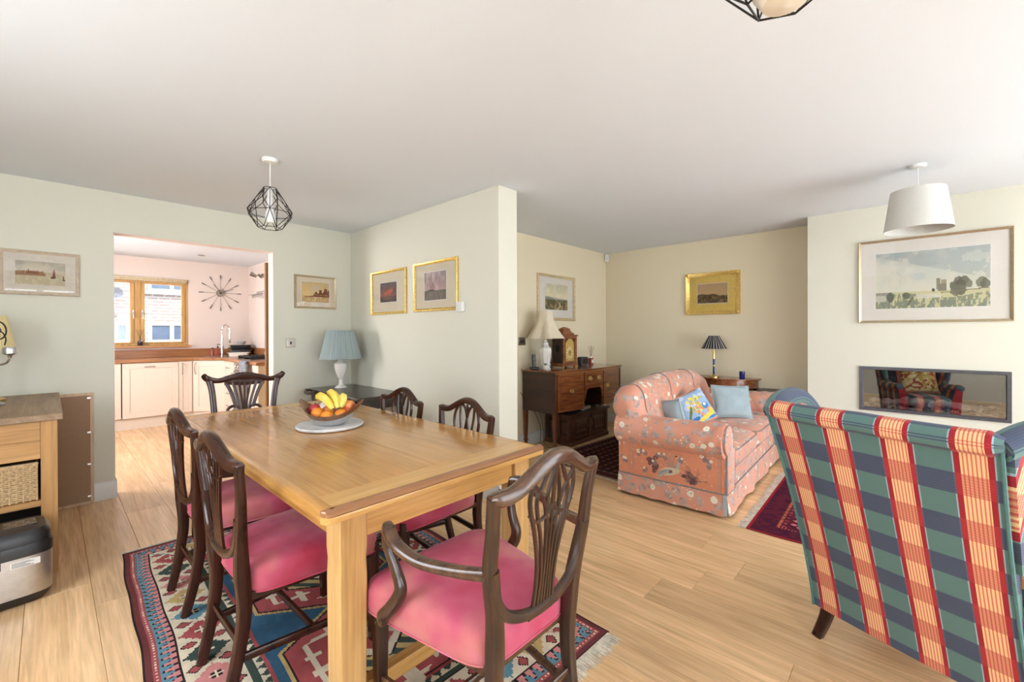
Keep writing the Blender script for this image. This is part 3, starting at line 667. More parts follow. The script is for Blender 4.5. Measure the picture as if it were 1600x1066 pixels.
class Canvas:
    # row 0 is the bottom; coordinates u,v in 0..1
    def __init__(s, nx, ny, col): s.a = np.zeros((ny, nx, 3)); s.a[:] = s2l(col); s.nx, s.ny = nx, ny; s.u, s.v = np.meshgrid((np.arange(nx)+.5)/nx, (np.arange(ny)+.5)/ny)
    def put(s, m, col, al=1.0):
        m = np.clip(m.astype(float)*al, 0, 1)[..., None]; c = np.array(s2l(col)) if isinstance(col, tuple) else col
        s.a = s.a*(1-m)+c*m; return s
    def ell(s, u, v, ru, rv, col, al=1, rot=0):
        c, q = math.cos(rot), math.sin(rot); x = (s.u-u); y = (s.v-v)*(s.ny/s.nx); x2 = (c*x+q*y)/ru; y2 = (-q*x+c*y)/(rv*s.ny/s.nx)
        return s.put(x2**2+y2**2 < 1, col, al)
    def rect(s, u0, u1, v0, v1, col, al=1): return s.put((s.u > u0) & (s.u < u1) & (s.v > v0) & (s.v < v1), col, al)
    def line(s, u0, v0, u1, v1, t, col, al=1):
        k = s.ny/s.nx; dx, dy = u1-u0, (v1-v0)*k; L = dx*dx+dy*dy+1e-9
        p = np.clip(((s.u-u0)*dx+(s.v-v0)*k*dy)/L, 0, 1); d = np.hypot(s.u-u0-p*dx, (s.v-v0)*k-p*dy); return s.put(d < t, col, al)
def canvas_mesh(cv, w_, h_, x0=None, z0=None, y=0):
    x0 = -w_/2 if x0 is None else x0; z0 = -h_/2 if z0 is None else z0
    nx, ny = cv.nx, cv.ny; X, Z = np.meshgrid(np.linspace(x0, x0+w_, nx+1), np.linspace(z0, z0+h_, ny+1))
    mb = MB(); mb.v = np.stack([X.ravel(), np.full(X.size, y), Z.ravel()], 1).tolist()
    i = (np.arange(ny)[:, None]*(nx+1)+np.arange(nx)[None]).ravel()
    mb.f = np.stack([i, i+1, i+nx+2, i+nx+1], 1).tolist()
    c = np.ones((ny*nx, 4)); c[:, :3] = cv.a.reshape(-1, 3); mb.col = c
    return mb
def fast_obj(name, mb, m, parent=None, loc=None, rot=None):
    me = bpy.data.meshes.new(name); me.from_pydata(mb.v, [], mb.f); me.materials.append(m)
    a = me.attributes.new('Col', 'FLOAT_COLOR', 'FACE'); a.data.foreach_set('color', np.asarray(mb.col, dtype=np.float32).ravel())
    o = bpy.data.objects.new(name, me); C.objects.link(o)
    if parent: o.parent = parent
    if loc: o.location = loc
    if rot is not None: o.rotation_euler = (0, 0, rot)
    return o
def sky(cv, hz, c1, c2, seed=1, cl=None, al=.6):
    t = np.clip((cv.v-hz)/(1-hz), 0, 1)[..., None]; cv.a = np.array(s2l(c1))*(1-t)+np.array(s2l(c2))*t
    if cl: cv.put(np.clip((fbm(cv.ny, cv.nx, 3, seed, 5, 2)-.45)*4, 0, 1), cl, al)
    return cv
def sea_harbour():
    cv = sky(Canvas(110, 52, (0,0,0)), .45, (205,190,165), (175,165,145), 3, (150,140,125))
    cv.put(cv.v < .42, (196,182,152)); n = fbm(52, 110, 6, 9, 4, 3); cv.put((cv.v < .42) & (n > .52), (176,160,130), .6)
    cv.put((cv.v > .38) & (cv.v < .50+.12*fbm(52, 110, 4, 4, 3, 3)*(cv.u < .55)) & (cv.u < .58), (150,100,60), .85)
    cv.rect(.25, .46, .46, .58, (140,82,48)); cv.rect(.28, .30, .58, .63, (130,70,40))
    for i in range(16): cv.rect(.02+.034*i, .035+.034*i, .43, .46+.04*((i*7) % 3), (110,70,45), .8)
    for k in range(9): cv.line(.70+.006*k, .38, .73, .68-.0*k, .005, (130,50,36))
    cv.ell(.71, .35, .045, .04, (70,50,45)); cv.line(.89, .28, .89, .42, .008, (60,60,50)); cv.ell(.90, .27, .03, .03, (60,66,56)); return cv
def sepia_harbour():
    cv = sky(Canvas(96, 72, (0,0,0)), .45, (226,190,130), (200,170,120), 5, (196,186,170))
    cv.put(cv.v < .32, (196,160,112)); cv.put((cv.v < .3) & (fbm(72, 96, 7, 8, 3, 3) > .52), (224,196,150), .7)
    cv.put((cv.u > .42) & (cv.v > .28) & (cv.v < .46+.2*(cv.u-.4)+.06*np.sin(cv.u*40)), (122,66,36))
    cv.rect(.62, .72, .4, .62, (112,58,32)); cv.rect(.80, .93, .45, .68, (118,62,36)); cv.rect(.84, .86, .68, .78, (104,54,30))
    for i in range(9): cv.rect(.46+.055*i, .475+.055*i, .34, .40, (226,196,140), .7)
    cv.line(.3, .28, .5, .34, .02, (110,60,40)); cv.ell(.2, .26, .1, .03, (150,100,70)); return cv
def dark_sunset():
    cv = sky(Canvas(64, 64, (0,0,0)), .3, (150,86,76), (86,80,90), 6, (60,58,66), .8)
    cv.ell(.5, .5, .3, .12, (196,96,70), .7, .3); cv.put(cv.v < .28, (70,60,62)); cv.ell(.45, .2, .35, .04, (120,80,72), .7); return cv
def grey_ships():
    cv = sky(Canvas(72, 84, (0,0,0)), .35, (176,150,150), (140,126,130), 12, (200,180,176), .8)
    cv.put(cv.v < .34, (96,92,84)); cv.put((cv.v < .34) & (fbm(84, 72, 9, 7, 3, 4) > .5), (130,124,112), .6)
    for x, h in ((.26, .3), (.34, .38), (.40, .28)): cv.line(x, .34, x, .34+h, .012, (110,84,84)); cv.ell(x+.02, .48, .04, .09, (150,120,118))
    cv.ell(.33, .35, .16, .03, (80,60,58)); return cv
def moor():
    cv = sky(Canvas(84, 76, (0,0,0)), .5, (226,214,180), (190,186,160), 15, (232,224,200), .8)
    cv.put(cv.v < .48-.1*cv.u+.03*np.sin(cv.u*9), (112,108,70)); n = fbm(76, 84, 8, 5, 4, 2)
    cv.put((cv.v < .42) & (n > .5), (70,66,42), .8); cv.put((cv.v < .3) & (n < .42), (170,140,96), .8)
    cv.put(np.abs(cv.u-.5-.15*np.sin(cv.v*9)) < .05*(1.1-cv.v*2), (200,176,130), .9); cv.put((cv.v > .4) & (cv.v < .52-.1*cv.u), (150,160,150), .7); return cv
def brown_moor():
    cv = sky(Canvas(96, 60, (0,0,0)), .4, (196,160,112), (176,144,104), 18, (190,158,120), .6)
    cv.put(cv.v < .42+.06*np.sin(cv.u*5)+.03*np.sin(cv.u*14), (88,66,34)); n = fbm(60, 96, 7, 15, 4, 3); cv.put((cv.v < .38) & (n > .5), (60,42,20), .9); cv.put((cv.v < .36) & (n < .4), (140,106,62), .8); return cv
def castle():
    cv = sky(Canvas(150, 72, (0,0,0)), .35, (206,206,190), (176,184,180), 21, (214,208,192), .7)
    n = fbm(72, 150, 5, 25, 5, 2)
    cv.put((cv.v > .45+.5*(1-cv.u)) & (n > .42), (150,160,162), .5)
    cv.ell(.40, .55, .07, .06, (160,182,190), .35)
    g = fbm(72, 150, 12, 30, 4, 4); cv.put(cv.v < .29, (196,190,148)); cv.put((cv.v < .22+.05*np.sin(cv.u*7)) & (g > .48), (112,122,100), .85); cv.put((cv.v < .12) & (g > .4), (120,128,112), .8)
    cv.put((cv.v > .16) & (cv.v < .24) & (cv.u > .38) & (cv.u < .6), (206,204,190), .8)
    cv.rect(.0, .10, .13, .27, (190,186,172)); cv.rect(0, .12, .24, .29, (150,146,134)); cv.ell(.14, .2, .035, .09, (84,86,74)); cv.ell(.29, .22, .035, .06, (92,98,78))
    cv.rect(.56, .595, .30, .50, (136,130,112)); cv.rect(.60, .645, .30, .47, (150,142,120)); cv.rect(.57, .65, .28, .40, (124,118,102)); cv.ell(.535, .30, .015, .03, (60,64,52))
    for k, (a, b_, r_) in enumerate(((.70,.36,.035),(.745,.42,.04),(.79,.44,.04),(.83,.38,.035),(.76,.32,.06),(.93,.40,.045),(.96,.37,.04),(.72,.28,.05))):
        cv.put(((cv.u-a)/r_)**2+((cv.v-b_)/(r_*2.3))**2+.9*(g-.5) < .8, (104,104,86) if k % 2 else (88,88,74), .9)
    cv.line(.30, .04, .35, .18, .004, (50,52,44)); cv.line(.6, .25, .98, .30, .004, (120,112,80)); return cv
def picture(label, loc, rz, w_, h_, fw_, fd, frame_m, mount, ptg, pw_, ph_, off=0, slip=None, inner=None, fcarve=False):
    t = thing('framed_picture', label, 'picture', loc, rz, 'framed pictures on the walls')
    rs = []
    prof = [(0, 0), (0, -fd*.75), (fw_*.15, -fd), (fw_*.45, -fd*.88), (fw_*.8, -fd*.55), (fw_, -fd*.45), (fw_, 0)]
    mb = MB()
    corners = [(-1,-1),(1,-1),(1,1),(-1,1)]
    for a, b_ in corners: rs.append([(a*(w_/2-p), d, b_*(h_/2-p)) for p, d in prof])
    mb.rings(rs, loop=True); fr = obj('frame', mb, frame_m, t, smooth=30)
    if fcarve:
        for a, b_ in corners:
            k = MB().ball((a*(w_/2-fw_*.5), -fd*.8, b_*(h_/2-fw_*.5)), fw_*.5, 8, 6, 1, .5, 1); obj('corner_ornament', k, frame_m, fr)
    W2, H2 = w_-2*fw_, h_-2*fw_
    if inner:
        rs = [[(a*(W2/2-p), d, b_*(H2/2-p)) for p, d in ((-.001, -.004), (-.001, -fd*.5), (inner, -.007), (inner, -.003))] for a, b_ in corners]
        obj('slip', MB().rings(rs, loop=True), slip, t, smooth=20)
    obj('mount', bx(-W2/2-.002, W2/2+.002, -.004, -.001, -H2/2-.002, H2/2+.002), mount, t, smooth=0)
    if not inner:
        b2 = .004
        obj('mount_bevel', MB().rings([[(a*(pw_/2+p), -.0045-q, b_*(ph_/2+p)+off) for p, q in ((0, 0), (b2, .001), (b2+.0015, 0))] for a, b_ in corners], loop=True), M['paper'], t, smooth=0)
    fast_obj('painting', canvas_mesh(ptg, pw_, ph_, z0=-ph_/2+off, y=-.0052), M['ptg'], t)
    obj('pane', bx(-W2/2, W2/2, -.0105, -.009, -H2/2, H2/2), M['pane'], t, smooth=0)
    return t
for k, c in (('m_cream', (.62,.55,.42)), ('m_grey', (.52,.49,.44)), ('m_white', (.70,.66,.60)), ('m_warm', (.66,.56,.42))): M[k] = plain(k[2:]+'_mount_card', c, .9, var=.01)
M['m_gold'] = plain('gold_mount', (.66,.46,.10), .5, .5, .05)
M['fr_pale'] = plain('pale_limed_frame', (.55,.44,.33), .6, var=.06)
M['fr_slip'] = plain('offwhite_slip', (.60,.54,.46), .8, var=.03)
M['fr_champ'] = plain('champagne_frame', (.50,.40,.26), .35, .6, .05)
Yp = YA-.001
picture('long harbour watercolour in a pale limed frame, left of the kitchen opening', (-.035, Yp, 1.724), 0, .392, .315, .022, .022, M['fr_pale'], M['m_cream'], sea_harbour(), .286, .185, .002, M['fr_slip'], .052)
picture('small sepia harbour watercolour in pale frame above the light switch', (1.920, Yp, 1.715), 0, .432, .345, .020, .018, M['fr_champ'], M['m_warm'], sepia_harbour(), .285, .215)
picture('narrow gilt-framed print with small dark sunset picture', (XB-.001, 3.805, 1.690), -PI/2, .640, .438, .026, .022, M['gilt'], M['m_cream'], dark_sunset(), .30, .195)
picture('larger gilt-framed print of grey ships beside the thermostat', (XB-.001, 3.045, 1.697), -PI/2, .625, .440, .026, .022, M['gilt'], M['m_cream'], grey_ships(), .31, .248)
picture('moorland watercolour in antique gilt frame above the sideboard', (4.268, YS-.001, 1.708), 0, .762, .556, .035, .025, M['gilt_pale'], M['m_white'], moor(), .455, .315, .01)
picture('brown moorland print in ornate bright gold frame on the alcove back wall', (XR-.001, 1.750, 1.748), -PI/2, .620, .508, .045, .035, M['gilt'], M['m_gold'], brown_moor(), .345, .235, fcarve=True)
picture('large pale castle landscape in slim champagne frame above the fireplace', (XC-.001, -.115, 1.727), -PI/2, .925, .730, .020, .024, M['fr_champ'], M['m_white'], castle(), .685, .485)

# ---------------------------------------------------------------- lamps and pendants
def pendant_cage(label, loc, bulbm, rz=0, globe=False):
    x, y, z = loc
    t = thing('pendant_light', label, 'pendant', (x, y, H), rz)
    obj('ceiling_rose', MB().lathe([(.001, 0), (.047, 0), (.047, -.012), (.040, -.022), (.012, -.026), (.001, -.026)], seg=24), M['white_plastic'], t)
    obj('cord', MB().tube([(0, 0, -.02), (0, 0, -.205)], .003, 6), M['white_plastic'], t)
    lh = obj('lamp_holder', MB().lathe([(.008, -.17), (.016, -.18), (.018, -.25), (.020, -.255), (.020, -.27), (.016, -.275)], seg=16), M['white_plastic'], t)
    if globe: obj('bulb', MB().lathe([(.014, -.268), (.016, -.29), (.04, -.33), (.062, -.38), (.06, -.42), (.04, -.452), (.001, -.462)], seg=20), bulbm, t)
    else: obj('bulb', MB().lathe([(.016, -.268), (.018, -.31), (.024, -.335), (.03, -.37), (.028, -.39), (.018, -.405), (.001, -.41)], seg=18), bulbm, t)
    n = 6; wv = {}
    top = [(.038*math.cos(2*PI*k/n), .038*math.sin(2*PI*k/n), -.185) for k in range(n)]
    up_ = [(.085*math.cos(2*PI*(k+.5)/n), .085*math.sin(2*PI*(k+.5)/n), -.262) for k in range(n)]
    mid = [(.142*math.cos(2*PI*k/n), .142*math.sin(2*PI*k/n), -.345) for k in range(n)]
    bot = [(.068*math.cos(2*PI*(k+.5)/n), .068*math.sin(2*PI*(k+.5)/n), -.440) for k in range(n)]
    mb = MB(); r = .0023
    def e(a, b_): mb.tube([a, b_], r, 6)
    for k in range(n):
        j = (k+1) % n
        e(top[k], top[j]); e(top[k], up_[k]); e(top[j], up_[k]); e(up_[k], mid[k]); e(up_[k], mid[j]); e(up_[k], bot[k]) if k % 2 == 0 else None
        e(mid[k], mid[j]); e(mid[k], bot[k]); e(mid[j], bot[k]); e(bot[k], bot[j]); e(top[k], mid[k])
    obj('wire_cage', mb, M['blackmetal'], t)
    return t
M['bulb'] = plain('frosted_bulb', (.80,.80,.80), .3, var=.01)
M['bulb_w'] = plain('warm_white_globe_bulb', (.80,.72,.60), .25, var=.02)
pendant_cage('black geometric wire cage pendant above the dining table', (.969, 2.997, H), M['bulb'], .2)
pendant_cage('black wire cage pendant with large pale bulb cut off by top edge of photo', (1.005, .183, H), M['bulb_w'], .45, True)
t = thing('pendant_light', 'white linen drum pendant hanging before the fireplace wall', 'pendant', (3.968, -.035, H))
obj('ceiling_rose', MB().lathe([(.001, 0), (.045, 0), (.045, -.012), (.036, -.02), (.001, -.022)], seg=24), M['white_plastic'], t)
obj('cord', MB().tube([(0, 0, -.018), (0, 0, -.26)], .003, 6), M['white_plastic'], t)
obj('shade', MB().lathe([(.140, -.170), (.176, -.435), (.173, -.435), (.137, -.170)], seg=48).xf(Matrix.Identity(4)), M['shade_linen'], t, smooth=60)
sp = MB()
for k in range(3):
    a = 2*PI*k/3; sp.tube([(0, 0, -.215), (.137*math.cos(a), .137*math.sin(a), -.178)], .002, 5)
obj('shade_ring', sp, M['white_plastic'], t)
obj('lamp_holder', MB().lathe([(.015, -.20), (.018, -.24), (.018, -.27), (.01, -.275)], seg=14), M['white_plastic'], t)
obj('bulb', MB().lathe([(.014, -.27), (.03, -.32), (.028, -.345), (.001, -.36)], seg=14), M['bulb'], t)

def pleated(r0, z0, r1, z1, seg=120, amp=.0025, sc_=1.0, curve=0, hexa=False):
    rs = []
    for i in range(9):
        f = i/8; r = r0+(r1-r0)*(f**(1+curve)); z = z0+(z1-z0)*f; ring = []
        for k in range(seg):
            a = 2*PI*k/seg; q = r+amp*(1 if k % 2 else -1)
            if hexa: aa = (a+PI/6) % (PI/3)-PI/6; q = r*(.90/math.cos(aa)*.5+.5*1.0) - .012*math.cos(aa*6)*f*f*2+.008
            ring.append((q*math.cos(a), q*math.sin(a), z))
        rs.append(ring)
    return MB().rings(rs, caps=False)
# table lamp in the corner
t = thing('table_lamp', 'cream ceramic urn lamp with pleated duck-egg shade in the corner', 'lamp', (2.052, 4.302, .7215))
obj('base', MB().lathe([(.001, 0), (.060, 0), (.062, .008), (.05, .018), (.024, .035), (.018, .06), (.020, .075), (.018, .085), (.038, .12), (.055, .17), (.063, .22), (.064, .245), (.058, .25), (.058, .256), (.045, .262), (.022, .285), (.016, .31), (.001, .312)], seg=36), M['ceramic'], t)
obj('fitting', MB().lathe([(.012, .31), (.012, .37), (.018, .375), (.018, .42)], seg=14), M['brass'], t)
obj('shade', pleated(.133, .588, .203, .305), M['shade_blue'], t, smooth=0)
obj('shade_trim', MB().lathe([(.133, .592), (.137, .592), (.137, .584), (.134, .584)], seg=60, caps=False).lathe([(.202, .309), (.207, .309), (.207, .301), (.203, .301)], seg=60, caps=False), M['shade_blue'], t)
# lamp on oak island at the left
t = thing('table_lamp', 'brass lamp with pleated yellow shade at left edge on oak cabinet', 'lamp', (-.27, 4.30, .862))
obj('base', MB().lathe([(.001, 0), (.085, 0), (.085, .008), (.06, .018), (.02, .03), (.01, .05), (.01, .30), (.014, .31), (.014, .36)], seg=28), M['brass'], t)
obj('shade', pleated(.085, .545, .125, .325, 110, .002), M['shade_yellow'], t, smooth=0)
t = thing('candelabrum', 'silver branched candle holder with dark curled wire before yellow lamp', 'candle holder', (-.228, 4.0, .862))
obj('stem', MB().lathe([(.001, 0), (.05, 0), (.05, .01), (.012, .03), (.008, .10), (.012, .2), (.009, .28), (.02, .30)], seg=20), M['silver'], t)
for sgn in (-1, 1):
    a = obj('arm', MB().tube(cr([(0, 0, .27), (sgn*.04*.68, -sgn*.04*.73, .245), (sgn*.09*.68, -sgn*.09*.73, .26), (sgn*.105*.68, -sgn*.105*.73, .30)], 5), .006), M['silver'], t)
    obj('candle_cup', MB().lathe([(.008, .285), (.012, .30), (.03, .31), (.033, .34), (.028, .35), (.024, .335), (.001, .33)], sgn*.105*.68, -sgn*.105*.73, 18), M['silver'], a)
cw = []
for k in range(40):
    a = k/39*2.6*PI; rr_ = .02+.045*k/39; cw.append((rr_*math.cos(a)*.68+.02, -rr_*math.cos(a)*.73-.02, .44+rr_*math.sin(a)))
obj('curled_wire', MB().tube(cw, .004, 6).tube(cr([(.05, -.055, .36), (.055, -.06, .40), (.035, -.035, .44), (0, 0, .40), (-.01, .01, .34)], 6), .0035, 6), M['blackmetal'], t)
# lamp behind the sofa on demilune table
t = thing('table_lamp', 'slim navy and brass column lamp with pleated dark shade', 'lamp', (5.22, 1.66, .762))
obj('base', MB().lathe([(.001, 0), (.055, 0), (.055, .012), (.03, .02), (.012, .035)], seg=24), M['brass'], t)
obj('column', MB().lathe([(.012, .035), (.012, .21), (.012, .21)], seg=16), M['blueglass'], t)
obj('collar', MB().lathe([(.013, .21), (.017, .215), (.013, .235), (.016, .25), (.013, .26), (.009, .31)], seg=16).lathe([(.014, .13), (.014, .14)], seg=14), M['brass'], t)
obj('shade', pleated(.052, .478, .135, .330, 72, .003), M['shade_navy'], t, smooth=0)
# lamp on the sideboard
SBZ = .877
t = thing('table_lamp', 'white baluster lamp with cream bell shade on the sideboard', 'lamp', (3.75, 2.965, SBZ+.001), .35)
obj('base', MB().lathe([(.001, 0), (.062, 0), (.062, .012), (.05, .016), (.050, .03), (.058, .10), (.066, .16), (.070, .20), (.064, .235), (.040, .26), (.034, .27), (.040, .28), (.040, .29), (.026, .30), (.018, .325), (.001, .327)], seg=8), M['ceramic'], t, smooth=25)
obj('shade', pleated(.072, .645, .190, .340, 72, 0, curve=.9, hexa=True), M['shade_cream'], t, smooth=20)
rib = MB()
for k in range(6):
    a = 2*PI*(k+.5)/6; rib.tube([((.074+.116*(f**1.9)+.006)*math.cos(a), (.074+.116*(f**1.9)+.006)*math.sin(a), .645-.305*f) for f in [i/8 for i in range(9)]], .003, 5)
obj('shade_piping', rib, M['m_cream'], t)
obj('fitting', MB().lathe([(.012, .325), (.012, .38)], seg=12), M['brass'], t)

# ---------------------------------------------------------------- rugs
def grid_rug(name, label, cv, w_, l_, loc, rz, th=.004, wob=.004):
    t = thing(name, label, 'rug', loc, rz)
    nx, ny = cv.nx, cv.ny; X, Y = np.meshgrid(np.linspace(-w_/2, w_/2, nx+1), np.linspace(-l_/2, l_/2, ny+1))
    wx = wob*np.sin(Y*5+1)+wob*.7*np.sin(Y*13); X2 = X+wx
    Z = th+0*X; mb = MB(); mb.v = np.stack([X2.ravel(), Y.ravel(), Z.ravel()], 1).tolist()
    i = (np.arange(ny)[:, None]*(nx+1)+np.arange(nx)[None]).ravel(); mb.f = np.stack([i, i+1, i+nx+2, i+nx+1], 1).tolist()
    c = np.ones((ny*nx, 4)); c[:, :3] = cv.a.reshape(-1, 3)
    # skirts down to the floor
    loop = [r*(nx+1) for r in range(ny)]+[ny*(nx+1)+k for k in range(nx)]+[r*(nx+1)+nx for r in range(ny, 0, -1)]+[k for k in range(nx, 0, -1)]
    n0 = len(mb.v); mb.v += [(mb.v[k][0], mb.v[k][1], .001) for k in loop]
    L = len(loop); mb.f += [(loop[k], loop[(k+1) % L], n0+(k+1) % L, n0+k) for k in range(L)]
    c2 = np.ones((L, 4)); c2[:, :3] = s2l((110,50,50)); mb.col = np.concatenate([c, c2])
    fast_obj('pile', mb, M['rug'], t); return t
def fringe(t, x0, x1, y, d, ln=.06, step=.006, m=None, ax='x'):
    mb = MB(); rs = np.random.RandomState(3); k = x0
    while k < x1:
        a = (rs.rand()-.5)*.012; L2 = ln*(.8+.4*rs.rand()); hw = .0022
        if ax == 'x': v = [(k-hw, y, .006), (k+hw, y, .006), (k+hw+a, y+d*L2, .003), (k-hw+a, y+d*L2, .003)]
        else: v = [(y, k-hw, .006), (y, k+hw, .006), (y+d*L2, k+hw+a, .003), (y+d*L2, k-hw+a, .003)]
        mb.add(v+[(p[0], p[1], .0008) for p in v], [(0,1,2,3), (7,6,5,4), (0,4,5,1), (1,5,6,2), (2,6,7,3), (3,7,4,0)]); k += step
    o = obj('fringe', mb, m or M['fringe'], t, smooth=0); o['kind'] = 'stuff'; return o
# kilim-like tribal rug under the dining table
RW, RL = 1.44, 2.36; nx, ny = 206, 338
cv = Canvas(nx, ny, (44,92,124)); x = cv.u*RW-RW/2; y = cv.v*RL-RL/2; ex = RW/2-np.abs(x); ey = RL/2-np.abs(y); e = np.minimum(ex, ey)
navy = (24,66,96); cream_ = (222,206,176); red_ = (176,70,72); pink = (214,128,124); blue_ = (84,140,160); dk = (50,38,40); gold = (196,164,92); grn = (62,80,72)
al = np.where(ex < ey, y, x)       # along the border
cv.put(fbm(ny, nx, 20, 4, 3) > .55, (52,104,138), .6)
cv.put(e < .345, grn); tri = np.abs(((al/.045) % 1)-.5)*2
cv.put((e < .345) & (e > .315) & (tri > (e-.315)/.03), cream_); cv.put((e < .355) & (e > .345), red_); cv.put((e < .36) & (e > .355), dk)
cv.put(e < .29, dk); cv.put(e < .285, cream_)
per = .17; k = (al/per) % 1; idx = np.floor(al/per).astype(int); ca = (k-.5)*per; cb = e-.20
st = np.abs(np.round(ca/.0105)*.0105)+np.abs(np.round(cb/.0105)*.0105)
cols = [red_, blue_, gold, pink, grn]
inb = (e < .28) & (e > .115)
for q in range(5):
    mk = inb & ((idx % 5) == q); cv.put(mk & (st < .082), dk); cv.put(mk & (st < .075), cols[q]); cv.put(mk & (st < .026), dk); cv.put(mk & (((np.abs(ca) < .005) | (np.abs(cb) < .005)) & (st < .03)), cream_)
t2 = (((al/per)+.5) % 1-.5)*per
for sg in (-1, 1):
    dd = np.abs(t2)+np.abs(cb-sg*.052)*.8
    cv.put(inb & (dd < .026), dk); cv.put(inb & (dd < .020), red_)
cv.put(e < .112, dk); zz = np.abs(((al/.042) % 1)-.5)*2
cv.put((e < .108) & (e > .05), pink); cv.put((e < .108) & (e > .05) & ((e-.05)/.058 < zz), blue_); cv.put((e < .108) & (e > .05) & (np.abs((e-.05)/.058-zz) < .09), dk)
cv.put((e < .05), dk); cv.put((e < .047) & (e > .030), red_); cv.put((e < .045) & (e > .032) & (((al/.02) % 1) < .45), cream_); cv.put(e < .027, (116,52,54)); cv.put((e < .004), dk)
# hexagonal medallions on the field
for cy in (-.52, .22, .78):
    fx = np.abs(x); fy = np.abs(y-cy); hx = np.maximum(fy/.30, (fx/.34)*.62+fy/.30*.62)
    hx = np.maximum(fx/.33, fx/.33*.5+fy/.32*.78)
    cv.put((hx < 1) & (e > .36), gold); cv.put((hx < .96) & (e > .36), dk); cv.put((hx < .93) & (e > .36), red_)
    fr_ = (np.abs(np.round(x/.012)*.012) % .11 < .03) & (hx < .80) & (hx > .55); cv.put(fr_, cream_)
    cv.put((hx < .78) & (hx > .60) & ((np.abs(y-cy) % .09) < .02), cream_)
    cv.put(hx < .5, dk); cv.put(hx < .47, gold); cv.put((hx < .47) & ((((x+y) / .09) % 1) < .5), grn); dm = np.abs(x)/.14+np.abs(y-cy)/.12; cv.put(dm < 1, dk); cv.put(dm < .9, cream_); cv.put(dm < .55, red_)
gr = cv.a.mean(-1, keepdims=True); cv.a = cv.a*.80+gr*.20; cv.a *= (.88+.32*fbm(ny, nx, 60, 8, 2))[..., None]
t = grid_rug('tribal_rug', 'blue and red geometric tribal rug under the dining table', cv, RW, RL, (.958, 2.155, 0), R(-2.2), .004)
fringe(t, -RW/2+.005, RW/2-.005, -RL/2+.001, -1, .062, .005, M['fringe']); fringe(t, -RW/2+.005, RW/2-.005, RL/2-.001, 1, .03, .006, M['fringe'])
# burgundy rug before the fireplace
cv = Canvas(170, 230, (92,30,48)); x = cv.u*1.45; y = cv.v*2.1; ex = np.minimum(x, 1.45-x); ey = np.minimum(y, 2.1-y); e = np.minimum(ex, ey); al = np.where(ex < ey, y, x)
cv.put(fbm(230, 170, 50, 3, 2) > .52, (60,20,52), .7); cv.put(e < .02, (150,34,44)); cv.put((e > .15) & (e < .165) & ((al/.02 % 1) < .5), (214,120,84)); cv.put((e > .29) & (e < .305) & ((al/.02 % 1) < .5), (214,120,84))
cv.put((e > .17) & (e < .29) & (np.abs((al/.075 % 1)-.5)*.075+np.abs(e-.23) < .022), (206,120,120)); cv.put((e > .17) & (e < .29) & ((al/.02 % 1) < .25) & (np.abs(e-.23) > .04), (190,90,80))
cv.put((e > .35) & (e < .365) & ((al/.02 % 1) < .5), (206,110,90))
gx, gy = (x/.16) % 1-.5, (y/.13) % 1-.5; cv.put((e > .5) & (np.abs(gx)+np.abs(gy) < .3), (150,40,50)); cv.put((e > .5) & (np.abs(gx)+np.abs(gy) < .12), (214,170,130))
t = grid_rug('burgundy_rug', 'burgundy bokhara-style rug with cream fringe beside the plaid chair', cv, 1.45, 2.1, (3.845, -.245, 0), R(1.2), .006)
fringe(t, -.72, .72, 1.049, 1, .05, .007)
# dark patterned rug below the sideboard
cv = Canvas(200, 140, (52,28,28)); x = cv.u*1.9; y = cv.v*1.25; gx, gy = (x/.11) % 1-.5, (y/.11) % 1-.5; ex = np.minimum(x, 1.9-x); ey = np.minimum(y, 1.25-y); e = np.minimum(ex, ey); al = np.where(ex < ey, y, x)
cv.put(np.abs(gx)+np.abs(gy) < .32, (104,34,34)); cv.put(np.abs(gx)+np.abs(gy) < .12, (180,150,120)); cv.put(e < .2, (44,28,34)); cv.put((e < .18) & (e > .15) & ((al/.03 % 1) < .5), (150,130,112)); cv.put((e < .14) & (e > .05) & ((al/.08+e/.08) % 1 < .3), (120,44,40)); cv.put((e < .04) & (e > .02), (150,130,112)); cv.put((np.abs(((y*9) % 1)-.5) < .08) & (e > .2), (96,70,60), .6)
t = grid_rug('dark_patterned_rug', 'dark brown and red patterned rug between sideboard and sofa', cv, 1.55, .95, (4.13, 2.235, 0), R(-3), .004)
fringe(t, -.47, .47, -.774, -1, .035, .008, M['fringe'], 'y')
# ---------------------------------------------------------------- dining table
TX0, TX1, TY0, TY1, TZ = .548, 1.585, 1.248, 3.425, .76
t = thing('dining_table', 'long golden oak dining table with chamfered top on square legs', 'table', ((TX0+TX1)/2, (TY0+TY1)/2, 0))
hx, hy = (TX1-TX0)/2, (TY1-TY0)/2
